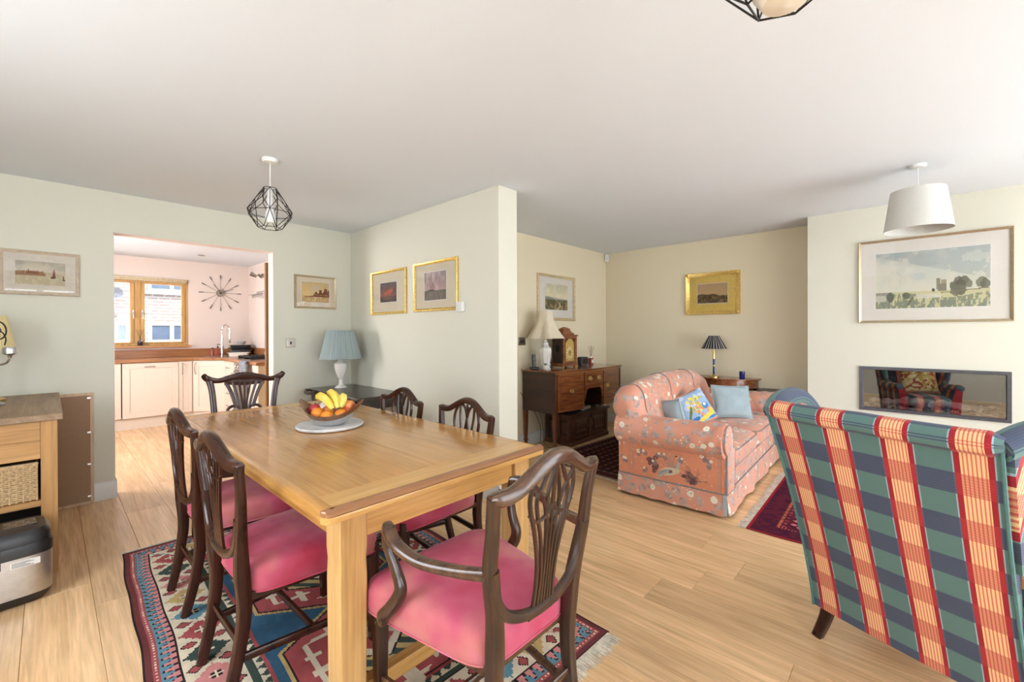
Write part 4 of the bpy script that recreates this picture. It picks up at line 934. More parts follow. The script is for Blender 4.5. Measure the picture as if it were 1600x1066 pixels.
# top: end cleats and long boards, with a central leaf line
def board(x0, x1, y0, y1, m, name='board', ch=()):
    mb = bx(x0, x1, y0, y1, .722, TZ); return obj(name, mb, m, t, bevel=.0008, seg=1)
e_ = .038
nb = 6; bw = 2*(hx-e_)/nb
for y0, y1 in ((-hy+.15, 0), (0, hy-.15)):
    for k in range(nb): board(-hx+e_+k*bw+.0003, -hx+e_+(k+1)*bw-.0003, y0+.0005, y1-.0005, M['oak_table'])
def edge(poly, m, name='edge_moulding'):
    # rounded chamfered rim: profile swept along one side
    return obj(name, poly, m, t, smooth=40)
def rim(p0, p1, nrm, m, c0=.045, c1=.045):
    # p0->p1 outer edge line, nrm inward; ends clipped for rounded corners
    P0, P1, N = Vector(p0), Vector(p1), Vector(nrm); d = (P1-P0).normalized(); L = (P1-P0).length; rs = []
    prof = [(e_+.002, TZ), (.024, TZ), (.010, TZ-.006), (.002, TZ-.016), (0, TZ-.024), (.003, .724), (.008, .722), (e_+.002, .722)]
    if m == 'u': prof = [(e_+.002, TZ), (.024, TZ), (.011, TZ-.005), (.003, TZ-.014), (.006, TZ-.016), (e_+.002, TZ-.016)]
    if m == 'l': prof = [(e_+.002, TZ-.0162), (.002, TZ-.0162), (0, TZ-.024), (.003, .724), (.008, .722), (e_+.002, .722)]
    k = 10
    for i in range(-k, k+1):
        # parametrise so that corners round off
        s_ = (i/k); f = abs(s_)
        along = s_*L/2
        cut = 0
        dist = L/2-abs(along)
        rs.append((along, dist))
    pts = [0, .008, .018, .032, .05]; al = [q for q in pts]+[L-q for q in pts[::-1]]
    out = []
    for a in al:
        dd = min(a, L-a); cut = max(0, .032-math.sqrt(max(0, .032**2-(.032-min(dd, .032))**2)))
        out.append([tuple(P0+d*(a if dd > 0 else a)+N*max(q, cut) + Vector((0, 0, z))) for q, z in prof])
    return MB().rings(out)
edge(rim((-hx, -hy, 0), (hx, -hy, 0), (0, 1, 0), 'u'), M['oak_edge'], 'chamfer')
edge(rim((-hx, -hy, 0), (hx, -hy, 0), (0, 1, 0), 'l'), M['oak_table_x'])
edge(rim((-hx, hy, 0), (hx, hy, 0), (0, -1, 0), None), M['oak_table_x'])
edge(rim((-hx, -hy+.03, 0), (-hx, hy-.03, 0), (1, 0, 0), None), M['oak_table'])
edge(rim((hx, -hy+.03, 0), (hx, hy-.03, 0), (-1, 0, 0), None), M['oak_table'])
for y0, y1 in ((-hy+e_-.001, -hy+.15), (hy-.15, hy-e_+.001)):
    obj('breadboard_end', bx(-hx+e_, hx-e_, y0, y1-.0005, .722, TZ), M['oak_table_x'], t, bevel=.0006, seg=1)
lx, ly, ls = hx-.064, hy-.05, .096
for sx in (-1, 1):
    for sy in (-1, 1):
        x1, y1 = sx*lx, sy*ly; x0, y0 = x1-sx*ls, y1-sy*ls
        cx, cy = (x0+x1)/2, (y0+y1)/2
        rs = []
        for z, s_ in ((.0045, .043), (.02, .044), (.35, .0465), (.50, .0475), (.56, .0455), (.60, .048), (.7215, .048)):
            c = .006
            rs.append([(cx+a*s_-(c if p == 0 else 0)*a*0, cy+b_*s_, z) for p, (a, b_) in enumerate(((-1,-1),(1,-1),(1,1),(-1,1)))])
        obj('leg', MB().rings(rs), M['oak_table_z'], t, bevel=.006)
for sy in (-1, 1): obj('apron', bx(-lx+ls, lx-ls, sy*(ly-.035)-.012, sy*(ly-.035)+.012, .618, .7215), M['oak_table_x'], t, bevel=.002)
for sx in (-1, 1): obj('apron', bx(sx*(lx-.035)-.012, sx*(lx-.035)+.012, -ly+ls, ly-ls, .618, .7215), M['oak_table'], t, bevel=.002)
for sy in (-1, 1): obj('stretcher', bx(-lx+ls*.8, lx-ls*.8, sy*(ly-.048)-.022, sy*(ly-.048)+.022, .07, .125), M['oak_table_x'], t, bevel=.003)

# ---------------------------------------------------------------- dining chairs
def chair(name, label, loc, rz, sh=.862, crest=.930, arms=False, group=None, hw=.262, mats=('mahog', 'mahog_x'), seatw=(.195, .255), wheat=False):
    t = thing(name, label, 'chair', loc, rz, group)
    mz, mx = M[mats[0]], M[mats[1]]
    dep = -.245
    zs = .43
    k_ = sh/.862
    def Yb(z):   # lean of the back posts
        return dep-.012-max(0, z-.46)*(.13 if arms else .08)
    for s in (-1, 1):
        P = [(s*.150, -.305, 0), (s*.158, -.272, .14), (s*.165, -.250, .30), (s*.170, Yb(.44), .44), (s*.182, Yb(.54), .54), (s*.210, Yb(.64), .645*k_+.0), (s*(hw-.024), Yb(.75), .75*k_), (s*(hw-.012), Yb(sh), sh-.012)]
        obj('leg', MB().sweep(cr(P, 5), [.036, .037, .040, .044, .042, .038, .035, .034], [.036, .040, .046, .050, .042, .034, .030, .028], (0, 1, 0), 12, .55), mz, t)
        obj('leg', MB().rings([[(s*(seatw[1]-.032)+a*q, .212+b_*q, z) for a, b_ in ((-1,-1),(1,-1),(1,1),(-1,1))] for z, q in ((0, .014), (.10, .017), (.40, .021), (.41, .021))]), mz, t, bevel=.002)
        obj('stretcher', MB().sweep([(s*.158, -.262, .15), (s*(seatw[1]-.032), .20, .15)], .018, .028, (0,0,1), 8, .4), mx, t)
    obj('stretcher', MB().sweep([(-.195, -.02, .15), (.195, -.02, .15)], .018, .026, (0,0,1), 8, .4), mx, t)
    obj('stretcher', MB().sweep([(-.158, -.262, .205), (.158, -.262, .205)], .016, .028, (0,0,1), 8, .4), mx, t)
    # seat rail
    w0, w1 = seatw[0]-.012, seatw[1]-.022
    mb = MB(); o4 = [(-w0, -.235), (w0, -.235), (w1, .215), (-w1, .215)]; i4_ = [(-w0+.02, -.215), (w0-.02, -.215), (w1-.022, .212), (-w1+.022, .212)]
    mb.rings([[(x, y, z) for x, y in o4] for z in (.350, .378)]); obj('seat_rail', mb, mx, t, bevel=.002)
    # top rail: serpentine camel back
    def rz_(x):
        u = abs(x)/hw; return sh-.006+(crest-sh)*math.exp(-(abs(x)/(.50*hw))**2.2)-.006*math.exp(-((u-.68)/.16)**2)+.006*max(0, u-.85)/.15
    def yx(x, z): return Yb(z)-.022*(1-(x/hw)**2)
    pts = [(x, yx(x, rz_(x))+.004, rz_(x)-.016) for x in [hw*(-1+2*i/28) for i in range(29)]]
    W = [(.036 if wheat else .042)+(.0 if wheat else .006)*math.exp(-((i-14)/6)**2) for i in range(29)]; W[0] = W[-1] = .022; W[1] = W[-2] = .034
    rl = obj('top_rail', MB().sweep(pts, [.030]*29 if 0 else [max(.014, .038-(.014 if i in (0, 28) else 0)) for i in range(29)], W, (0, .2, 1), 12, .7), mx, t)
    # curved lower shield rail
    U = cr([(s*.208, .655*k_) if 0 else (-.200, .655*k_) for s in (1,)]+[(-.186, .585), (-.145, .525), (-.075, .495), (0, .488), (.075, .495), (.145, .525), (.186, .585), (.200, .655*k_)] if 0 else [Vector((x, 0, z)) for x, z in ((-.204, .655*k_), (-.186, .585), (-.145, .528), (-.075, .497), (0, .490), (.075, .497), (.145, .528), (.186, .585), (.204, .655*k_))], 5)
    obj('shield_rail', MB().sweep([(p.x, yx(p.x, p.z)+.002, p.z) for p in U], .032, .026, (0, 1, 0), 10, .7), mz, t)
    # pierced splat
    def pl(pts2, w_, th=.011):
        q = cr([Vector((x, 0, z)) for x, z in pts2], 5)
        return MB().sweep([(p.x, yx(p.x, p.z)+.003, p.z) for p in q], w_, th, (0, 1, 0), 8, .5)
    ct = crest-.030; sp = MB()
    def addp(m_): sp.add(m_.v, m_.f)
    if wheat:
        addp(pl([(0, .49), (0, .64), (0, .775), (0, .80), (0, .815), (0, .85), (0, ct+.004)], [.014, .010, .010, .020, .009, .022, .007]))
        for s in (-1, 1):
            addp(pl([(s*.032, .49), (s*.050, .58), (s*.098, .68), (s*.120, .76), (s*.110, .82), (s*.072, .868)], [.012, .013, .015, .016, .015, .013], .014))
            addp(pl([(s*.014, .49), (s*.022, .60), (s*.046, .70), (s*.064, .78), (s*.068, .83), (s*.068, .868)], .011, .013))
            addp(pl([(s*.002, .790), (s*.014, .828), (s*.038, .856), (s*.076, .862)], [.010, .014, .014, .010], .013))
            addp(pl([(s*.006, .49), (s*.016, .62), (s*.018, .70), (s*.004, .785)], .009))
    else:
        addp(pl([(0, .49), (0, .62), (0, .76), (0, ct)], [.013, .009, .010, .013]))
        for s in (-1, 1):
            addp(pl([(s*.014, .49), (s*.012, .62), (s*.018, .72), (s*.030, .79), (s*.052, .835), (s*.085, .845*k_+.003)], .0095))
            addp(pl([(s*.028, .49), (s*.024, .60), (s*.040, .71), (s*.062, .78), (s*.070, .83), (s*.050, .868), (s*.018, ct)], .0105))
            addp(pl([(s*.046, .49), (s*.040, .56), (s*.045, .64), (s*.070, .74), (s*.092, .80), (s*.098, .845), (s*.080, ct-.028)], [.012, .012, .011, .012, .013, .013, .012]))
            addp(pl([(s*.010, .735), (s*.028, .79), (s*.024, .845), (s*.0, ct-.008)], .009))
            addp(pl([(s*.095, .79), (s*.066, .765), (s*.030, .77), (s*.004, .80)], .009))
    obj('splat', sp, mz, t)
    obj('splat_shoe', MB().rings([[(-.07, yx(0, .5)-.006, .478), (.07, yx(0, .5)-.006, .478), (.07, yx(0, .5)+.016, .478), (-.07, yx(0, .5)+.016, .478)], [(-.05, yx(0, .5)-.004, .503), (.05, yx(0, .5)-.004, .503), (.05, yx(0, .5)+.012, .503), (-.05, yx(0, .5)+.012, .503)]]), mz, t, bevel=.002)
    # upholstered seat
    def outline(sc, z, grow=0):
        r = []
        n = 40
        for k in range(n):
            a = 2*PI*(k+.5)/n; c, q = math.cos(a), math.sin(a); c = math.copysign(abs(c)**.30, c); q = math.copysign(abs(q)**.30, q)
            y = (.002+(.022 if arms else 0)+q*(.242+(.022 if arms else 0))*sc); wv = (seatw[0]+(seatw[1]-seatw[0])*(y+.24)/.48)*1.03
            r.append((c*wv*sc, y, z))
        return r
    prof = [(.985, .372), (1.0, .376), (1.010, .400), (1.005, .440), (.985, .458), (.93, .470), (.8, .479), (.55, .486), (.25, .489), (.03, .490)]
    mb = MB().rings([outline(a, b_) for a, b_ in prof]); st = obj('seat', mb, M['velvet'], t, smooth=60)
    obj('seat_piping', MB().tube([(p[0]*1.0, p[1], .375) for p in outline(1.0, 0)], .0035, 5, closed=True), M['velvet'], st)
    if arms:
        for s in (-1, 1):
            A = cr([(s*.212, Yb(.665)+.004, .665), (s*.245, -.19, .655), (s*.285, -.08, .655), (s*.300, .01, .675), (s*.290, .075, .700), (s*.272, .105, .695)], 6)
            obj('arm', MB().sweep(A, [.030, .034, .038, .040, .040, .026], [.036, .030, .028, .028, .030, .028], (0, 0, 1), 12, .75), mx, t)
            B = cr([(s*.278, .098, .700), (s*.276, .108, .64), (s*.262, .085, .57), (s*.258, .060, .51), (s*.268, .085, .455), (s*.278, .120, .415), (s*.276, .130, .385)], 6)
            obj('arm_support', MB().sweep(B, [.028, .030, .034, .036, .040, .040, .026], [.028, .026, .030, .036, .046, .046, .03], (1, 0, 0), 12, .75), mz, t)
            for q in (-.012, .014): obj('screw_plug', MB().ball((s*.2985, .12+q, .405-q*.8), .006, 8, 6, .4), M['mahog'], t)
    return t
g_ = 'dining chairs with pierced shield backs'
chair('dining_chair', 'shield-back dining chair on table left side, nearer the camera', (.708, 1.877, .004), -1.548, group=g_)
chair('dining_chair', 'shield-back dining chair on table left side, nearer the kitchen opening', (.720, 2.569, .004), -1.555, group=g_)
chair('dining_chair', 'shield-back dining chair on right side of table, farther, before the black console', (1.352, 2.565, .004), 1.52, .845, .915, group=g_, wheat=True)
chair('dining_chair', 'shield-back dining chair on right side of table, nearer the wall end', (1.350, 1.915, .004), 1.465, .843, .912, group=g_, wheat=True)
chair('carver_chair', 'mahogany armchair with pink seat at near end of the table', (.980, 1.068, .004), -.009, .888, .960, True, hw=.238, mats=('walnutc', 'walnutc_x'), seatw=(.185, .272))
# carved chair at the far end
t = thing('carved_dining_chair', 'carved eared mahogany chair at far end of the table', 'chair', (.915, 3.435, .004), 2.80)
def Yc(z): return -.255-max(0, z-.45)*.13
for s in (-1, 1):
    obj('leg', MB().sweep(cr([(s*.155, -.315, 0), (s*.160, -.275, .2), (s*.165, Yc(.44), .44), (s*.185, Yc(.65), .65), (s*.205, Yc(.85), .85), (s*.222, Yc(.91), .930)], 5), [.034, .036, .040, .040, .040, .046], .036, (0, 1, 0), 12, .6), M['mahog'], t)
    obj('leg', bx(s*.225-.022, s*.225+.022, .18, .224, 0, .41), M['mahog'], t, bevel=.002)
    obj('stretcher', MB().sweep([(s*.16, -.265, .14), (s*.225, .20, .14)], .018, .03, (0,0,1), 8, .4), M['mahog_x'], t)
obj('seat_rail', MB().rings([[(x, y, z) for x, y in ((-.19, -.24), (.19, -.24), (.245, .23), (-.245, .23))] for z in (.35, .41)]), M['mahog_x'], t, bevel=.002)
obj('seat', MB().rings([[(x*q, y*q, z) for x, y in ((-.19, -.23), (.19, -.23), (.24, .225), (-.24, .225))] for q, z in ((1, .41), (1, .44), (.94, .46), (.5, .475), (.05, .478))]), M['velvet'], t, bevel=.01)
pts = cr([(-.262, Yc(.95)-.02, .972), (-.235, Yc(.95)-.005, .945), (-.17, Yc(.93)-.012, .928), (-.09, Yc(.93)-.02, .945), (0, Yc(.93)-.024, .955), (.09, Yc(.93)-.02, .945), (.17, Yc(.93)-.012, .928), (.235, Yc(.95)-.005, .945), (.262, Yc(.95)-.02, .972)], 5)
rl = obj('top_rail', MB().sweep(pts, [.028, .030, .028, .030, .030, .030, .028, .030, .028], [.034, .046, .036, .048, .060, .048, .036, .046, .034], (0, .1, 1), 12, .55), M['mahog_x'], t)
cb = MB()
for k in range(13):
    a = -PI/2+PI*k/12; cb.ball((.06*math.sin(a)*1.15, Yc(.95)-.03, .958+.020*math.cos(a)), .010, 8, 6)
for s in (-1, 1):
    for k in range(4): cb.ball((s*(.09+.028*k), Yc(.94)-.026, .944-.006*k), .009, 8, 6, 1.5, 1, .8)
    for k in range(3): cb.ball((s*(.215+.016*k), Yc(.95)-.018, .946+.010*k), .008, 8, 6, 1, 1, 1.4)
obj('crest_carving', cb, M['mahog'], rl)
sp = MB()
def plc(pts2, w_, th=.012):
    q = cr([Vector((x, 0, z)) for x, z in pts2], 5); m_ = MB().sweep([(p.x, Yc(p.z)-.016, p.z) for p in q], w_, th, (0, 1, 0), 8, .5); sp.add(m_.v, m_.f)
plc([(-.130, .918), (0, .908), (.130, .918)], .045)
plc([(0, .50), (0, .64), (0, .76), (0, .92)], [.012, .013, .014, .016])
for s in (-1, 1):
    plc([(s*.122, .91), (s*.092, .85), (s*.064, .76), (s*.055, .72)], .026); plc([(s*.078, .91), (s*.060, .85), (s*.038, .76), (s*.030, .70)], .020); plc([(s*.036, .91), (s*.028, .85), (s*.014, .76), (s*.010, .70)], .016)
    plc([(s*.03, .72), (s*.07, .735), (s*.105, .715), (s*.105, .675), (s*.075, .665), (s*.065, .69), (s*.08, .70)], .022); plc([(s*.05, .66), (s*.03, .58), (s*.055, .50)], .02); plc([(s*.0, .67), (s*.045, .655)], .02)
obj('splat', sp, M['mahog'], t)
obj('splat_shoe', bx(-.09, .09, Yc(.5)-.02, Yc(.5)+.01, .41, .505), M['mahog'], t, bevel=.004)

# ---------------------------------------------------------------- fruit bowl
BX, BY = 1.078, 2.372
t = thing('marble_board', 'round grey-white marble board under the fruit bowl', 'board', (1.085, 2.405, TZ+.0005))
obj('slab', MB().lathe([(.160, 0), (.176, .004), (.180, .012), (.176, .018), (.001, .018)], seg=48), M['marble'], t)
obj('foot_ring', MB().lathe([(.15, -.0), (.15, .001), (.12, .001)], seg=32, caps=False), M['marble'], t)
t = thing('fruit_bowl', 'boat-shaped polished metal bowl with pointed ends, silver below brown', 'bowl', (BX, BY, TZ+.0195), math.atan2(-.735, .678))
def br(f, inn=0):   # f 0 bottom .. 1 rim ; ring
    r = []
    for k in range(48):
        a = 2*PI*k/48; c, q = math.cos(a), math.sin(a)
        rx = .070+(.178-.070)*f**.8-inn; ry = .055+(.118-.055)*f**.6-inn
        z = f*(.062+.078*abs(c)**2.6)+inn*(1-f)
        k2 = abs(c)**1.2
        r.append((rx*math.copysign(abs(c)**(.9), c), ry*q*(1-.35*f*k2), z))
    return r
def blow(f, inn=0):
    return br(f, inn)
obj('lower_shell', MB().rings([[(0.02*math.cos(2*PI*k/48), .02*math.sin(2*PI*k/48), 0) for k in range(48)]]+[br(f) for f in (0.0, .1, .2, .32, .45, .60)], caps=True), M['silver'], t, smooth=50, label='polished silver lower part')
M['bronze'] = plain('brown_bronze', (.30,.17,.11), .32, .75, .1)
obj('upper_shell', MB().rings([br(.60)]+[br(f) for f in (.7, .8, .9, 1.0)]+[br(f, .004) for f in (1.0, .8, .55, .3, .05)]+[[(.02*math.cos(2*PI*k/48), .02*math.sin(2*PI*k/48), .006) for k in range(48)]], caps=False), M['bronze'], t, smooth=50)
def fruitmat(name, c1, c2, sc_=30, rough=.4, b_=.15):
    m, n, l, b = newmat(name); r = ramp(n, [(.35, c1), (.65, c2)]); nz = noise(n, l, coords(n, l), sc_, 3); l.new(nz, r.inputs[0]); l.new(r.outputs[0], b.inputs['Base Color']); b.inputs['Roughness'].default_value = rough
    bump(n, l, b, noise(n, l, coords(n, l), 300, 2), b_, .002); return m
M['orange'] = fruitmat('orange_peel', (.75,.22,.02), (.85,.32,.03), 12, .45, .4)
M['apple'] = fruitmat('red_apple', (.55,.05,.03), (.80,.42,.10), 10, .25, .02)
M['apple_red'] = fruitmat('dark_red_apple', (.35,.02,.03), (.55,.05,.06), 12, .25, .02)
M['banana'] = fruitmat('banana_skin', (.78,.55,.05), (.90,.74,.20), 9, .45, .05)
M['banana_tip'] = plain('banana_tip', (.10,.07,.02), .8)
ca, sa = math.cos(math.atan2(-.735, .678)), math.sin(math.atan2(-.735, .678))
def bw_(x, y, z): return (BX+ca*x-sa*y, BY+sa*x+ca*y, TZ+.0195+z)
def fruit(kind, label, p, r, m, grp=None):
    t = thing(kind, label, 'fruit', bw_(*p), group=kind+'s in the fruit bowl'); prof = [(.001, -.94)]+[(math.sin(PI*i/14), -math.cos(PI*i/14)) for i in range(1, 14)]+[(.25, .90), (.08, .84), (.001, .82)]
    obj('flesh', MB().lathe([(a*r, b_*r*.95) for a, b_ in prof], seg=24), m, t, smooth=60)
    obj('stem', MB().tube([(0, 0, r*.78), (.003, .002, r*.78+(.014 if 'apple' in kind else .004))], .0022, 6), M['banana_tip'], t)
fruit('orange', 'orange at the left in front of the bananas', (-.068, -.022, .062), .037, M['orange'])
fruit('orange', 'orange low in the middle front under the bananas', (-.005, -.045, .050), .036, M['orange'])
fruit('orange', 'orange at the right end behind the bananas', (.062, -.02, .058), .036, M['orange'])
fruit('apple', 'red and yellow apple topping the right end of the bowl', (.092, .012, .098), .036, M['apple'])
fruit('apple', 'dark red apple at the left tip of the bowl', (-.105, .022, .078), .033, M['apple_red'])
fruit('orange', 'reddish orange behind the left orange under the bananas', (-.030, .022, .065), .036, M['apple'])
tag(obj('onion', MB().ball(bw_(-.062, .055, .082), .036, 20, 12), M['ceramic_pink'], smooth=60), 'pale round fruit behind the left end of the bowl', 'fruit')
bl_ = ['leftmost banana lying over the oranges', 'middle banana of the bunch', 'rightmost short greenish banana of the bunch']
for i, (ps, mm) in enumerate((([(-.098, .045, .135), (-.068, .008, .156), (-.015, -.036, .142), (.040, -.076, .098)], 'banana'), ([(-.040, .055, .165), (-.008, .02, .172), (.032, -.022, .146), (.060, -.062, .100)], 'banana'), ([(.040, .050, .145), (.055, .020, .150), (.068, -.012, .130), (.064, -.045, .100)], 'banana'))):
    t = thing('banana', bl_[i], 'fruit', bw_(0, 0, 0), math.atan2(sa, ca), 'bunch of bananas in the bowl')
    q = cr(ps, 6); n_ = len(q)
    obj('skin', MB().sweep(q, [.010]+[.012+.034*math.sin(PI*min(1, (k+1.5)/n_)*.93)**.6 for k in range(1, n_-1)]+[.009], None, (0, 0, 1), 6, 1.0), M['banana'], t, smooth=50)
    obj('tip', MB().ball(tuple(q[-1]), .005, 8, 6), M['banana_tip'], t)
    obj('stalk', MB().tube([tuple(q[0]), (q[0].x-.006, q[0].y+.014, q[0].z+.004)], [.006, .004], 6), M['banana_tip'], t)

# ---------------------------------------------------------------- black-brown console in the corner
t = thing('console_table', 'black-brown console table in the corner below the gilt prints', 'table', (2.045, 4.0, 0))
top = obj('top', MB().prism([(-.24, -.52), (.262, -.52), (.262, .55), (-.20, .55), (-.24, .51)], .695, .720), M['console'], t, bevel=.006)
obj('frieze', bx(-.20, .25, -.48, .52, .60, .694), M['console'], t, bevel=.002)
obj('drawer', bx(-.214, -.2005, -.42, .46, .615, .685), M['console'], t, bevel=.003)
obj('drop_leaf', MB().sweep(cr([(-.255, .30, .706), (-.285, .36, .69), (-.285, .46, .69), (-.25, .52, .706)], 4), .03, .03, (0,0,1)), M['console'], t)
for sx in (-.175, .225):
    for sy in (-.45, .49): obj('leg', MB().rings([[(sx+a*q, sy+b_*q, z) for a, b_ in ((-1,-1),(1,-1),(1,1),(-1,1))] for z, q in ((0, .014), (.60, .022), (.694, .022))]), M['console'], t)

# ---------------------------------------------------------------- oak cabinet at the left, basket, bread maker
t = thing('oak_cabinet', 'waxed oak side cabinet with open basket bay, left foreground', 'cabinet', (-.42, 3.99, 0))
ox0, ox1, oy0, oy1 = -.52, .452, -.60, .58
obj('top', bx(ox0-.01, ox1+.02, oy0-.02, oy1, .825, .860), M['oak_top'], t, bevel=.004)
for sx in (ox0, ox1-.063):
    for sy in (oy0, oy1-.063): obj('leg', bx(sx, sx+.063, sy, sy+.063, 0, .8245), M['oak_unit'], t, bevel=.002)
obj('front_rail', bx(ox0+.064, ox1-.064, oy0+.006, oy0+.028, .722, .8245), M['oak_unit_x'], t, bevel=.001)
obj('drawer_rail', bx(ox0+.064, ox1-.064, oy0+.004, oy0+.027, .625, .7215), M['oak_unit_x'], t, bevel=.001)
obj('shelf', bx(ox0+.005, ox1-.005, oy0+.03, oy1-.01, .375, .398), M['oak_unit_x'], t, bevel=.001)
obj('shelf_rail', bx(ox0+.064, ox1-.064, oy0+.006, oy0+.028, .372, .400), M['oak_unit_x'], t)
obj('side_panel', bx(ox1-.05, ox1-.03, oy0+.064, oy1-.064, .10, .8245), M['oak_unit'], t)
obj('side_panel', bx(ox0+.03, ox0+.05, oy0+.064, oy1-.064, .10, .8245), M['oak_unit'], t)
obj('back_panel', bx(ox0+.064, ox1-.064, oy0+.50, oy0+.515, .10, .8245), M['void'], t)
obj('bottom_shelf', bx(ox0+.05, ox1-.05, oy0+.03, oy0+.5, .09, .11), M['oak_unit_x'], t)
kn = obj('knob', MB().lathe([(.006, 0), (.006, .018), (.013, .022), (.013, .03), (.001, .033)], seg=14).xf(Matrix.Translation((ox1-.031, oy1-.35, .735)) @ Matrix.Rotation(R(90), 4, 'Y')), M['chrome'], t, label='small chrome side knob')
# wicker basket: woven weavers around stakes
t = thing('wicker_basket', 'pale wicker basket inside the oak cabinet bay', 'basket', (-.42, 3.655, .3985))
bw2, bd, bh = .375, .22, .205
obj('lining', bx(-bw2+.006, bw2-.006, -bd+.006, bd-.006, .004, bh-.02), M['wicker_back'], t, bevel=.01)  # dark inner box, shade behind the weave put into its colour
mb = MB(); rows = 17
for r_ in range(rows):
    z = .008+r_*(bh-.02)/rows
    pts = []
    n = 64
    for k in range(n):
        xx = -bw2+2*bw2*k/(n-1); pts.append((xx, -bd+.0025*(1 if (k//2+r_) % 2 else -1), z))
    mb.sweep(pts, .0085, .010, (0,0,1), 6, .8)
obj('weave', mb, M['wicker'], t)['kind'] = 'stuff'
mb = MB()
for k in range(32): mb.tube([(-bw2+2*bw2*k/31, -bd-.001, 0), (-bw2+2*bw2*k/31, -bd-.001, bh-.01)], .004, 6)
obj('stakes', mb, M['wicker'], t)['kind'] = 'stuff'
obj('rim', MB().tube([(-bw2, -bd, bh-.01), (bw2, -bd, bh-.01), (bw2, bd, bh-.01), (-bw2, bd, bh-.01)], .010, 8, closed=True), M['wicker'], t)
# things in the lower bay
tag(obj('brass_tray', MB().lathe([(.001, 0), (.10, .0), (.12, .015), (.124, .015), (.10, -.004)], seg=28), M['gilt'], loc=(-.20, 3.56, .115)), 'brass tray in the lower bay of the oak cabinet', 'tray')
# bread maker
t = thing('bread_maker', 'steel and black bread maker standing on the floor before oak cabinet', 'appliance', (-.165, 3.19, 0), R(4))
def rr2(hw_, hd, z, p=.38, n=32): return [(hw_*math.copysign(abs(math.cos(2*PI*(k+.5)/n))**p, math.cos(2*PI*(k+.5)/n)), hd*math.copysign(abs(math.sin(2*PI*(k+.5)/n))**p, math.sin(2*PI*(k+.5)/n)), z) for k in range(n)]
obj('base', MB().rings([rr2(.145, .105, .006), rr2(.165, .125, .03), rr2(.170, .130, .05)]), M['black'], t)
obj('body', MB().rings([rr2(.170, .130, .05), rr2(.172, .132, .12), rr2(.172, .132, .235)]), M['steel'], t)
obj('band', MB().rings([rr2(.174, .134, .235), rr2(.174, .134, .28), rr2(.170, .130, .29)]), M['black'], t)
ld = obj('lid', MB().rings([rr2(.168, .128, .29), rr2(.166, .126, .33), rr2(.150, .112, .352), rr2(.08, .06, .360), rr2(.01, .01, .361)]), M['black'], t)
obj('viewing_window', bx(.01, .12, -.05, .05, .355, .3615), M['glass_dark'], ld, bevel=.002)
obj('seam', bx(-.002, .002, -.1365, -.12, .20, .30), M['black'], t)
lb = obj('rating_label', bx(.03, .125, -.1352, -.131, .192, .222), M['paper'], t, smooth=0)
for k in range(5): obj('print_line', bx(.034, .034+.07-.012*(k % 3), -.1358, -.1351, .196+.005*k, .198+.005*k), M['darkgrey'], lb, smooth=0)
# framed board leaning against the wall
t = thing('backed_frame', 'brown hardboard-backed frame leaning on the wall left of opening', 'frame', (-.03, 4.545, 0))
rot = Matrix.Rotation(R(-2.2), 4, 'X')
def lean(mb): return mb.xf(rot)
obj('backing', lean(bx(-.22, .243, .004, .008, .022, .820)), M['hardboard'], t, smooth=0)
for a in ((-.24, .262, .0, .022, .002, .022), (-.24, .262, .0, .022, .820, .840), (-.24, -.22, .0, .022, .022, .820), (.243, .262, .0, .022, .022, .820)): obj('batten', lean(bx(*a)), M['pinebatten'], t, bevel=.001)
for z in (.06, .30, .54, .80): obj('clip', lean(bx(.228, .246, -.001, .005, z-.006, z+.006)), M['steel'], t)

# ---------------------------------------------------------------- sideboard and what stands on it
rot_sb = R(-2.6)
t = thing('sideboard', 'bow-fronted mahogany sideboard with oval brass handles', 'sideboard', (3.590, 2.715, 0), rot_sb)
SW, SD = 1.28, .455
def bow(x, base=0): u = (x-SW/2)/(SW/2); return base-.055*(1-u*u)
def bowpoly(x0, x1, y1, n=10, base=0): return [(x0+(x1-x0)*i/n, bow(x0+(x1-x0)*i/n, base)) for i in range(n+1)]+[(x1, y1), (x0, y1)]
obj('top', MB().prism(bowpoly(-.02, SW+.02, SD+.01, 14, -.012), .857, .8765), M['sb_wood'], t, bevel=.003)
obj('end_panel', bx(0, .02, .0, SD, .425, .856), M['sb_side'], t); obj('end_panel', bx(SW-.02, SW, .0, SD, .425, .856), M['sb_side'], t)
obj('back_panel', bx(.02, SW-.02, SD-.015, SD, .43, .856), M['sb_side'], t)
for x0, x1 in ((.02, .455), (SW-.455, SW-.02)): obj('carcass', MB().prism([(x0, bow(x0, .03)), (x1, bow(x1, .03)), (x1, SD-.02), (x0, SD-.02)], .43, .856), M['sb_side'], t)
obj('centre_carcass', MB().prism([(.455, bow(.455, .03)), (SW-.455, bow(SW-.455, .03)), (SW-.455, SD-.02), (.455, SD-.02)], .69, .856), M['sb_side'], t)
def handle(par, x, z, y):
    h = obj('handle', MB().rings([[(x+a*math.cos(2*PI*k/20)*.038, y-d, z+a*math.sin(2*PI*k/20)*.024) for k in range(20)] for a, d in ((1, 0), (1, .003), (.75, .006), (.6, .004))]), M['brass'], par)
    obj('bail', MB().tube(cr([(x-.026, y-.006, z+.004), (x-.022, y-.014, z-.012), (x, y-.017, z-.018), (x+.022, y-.014, z-.012), (x+.026, y-.006, z+.004)], 4), .003, 6), M['brass'], h)
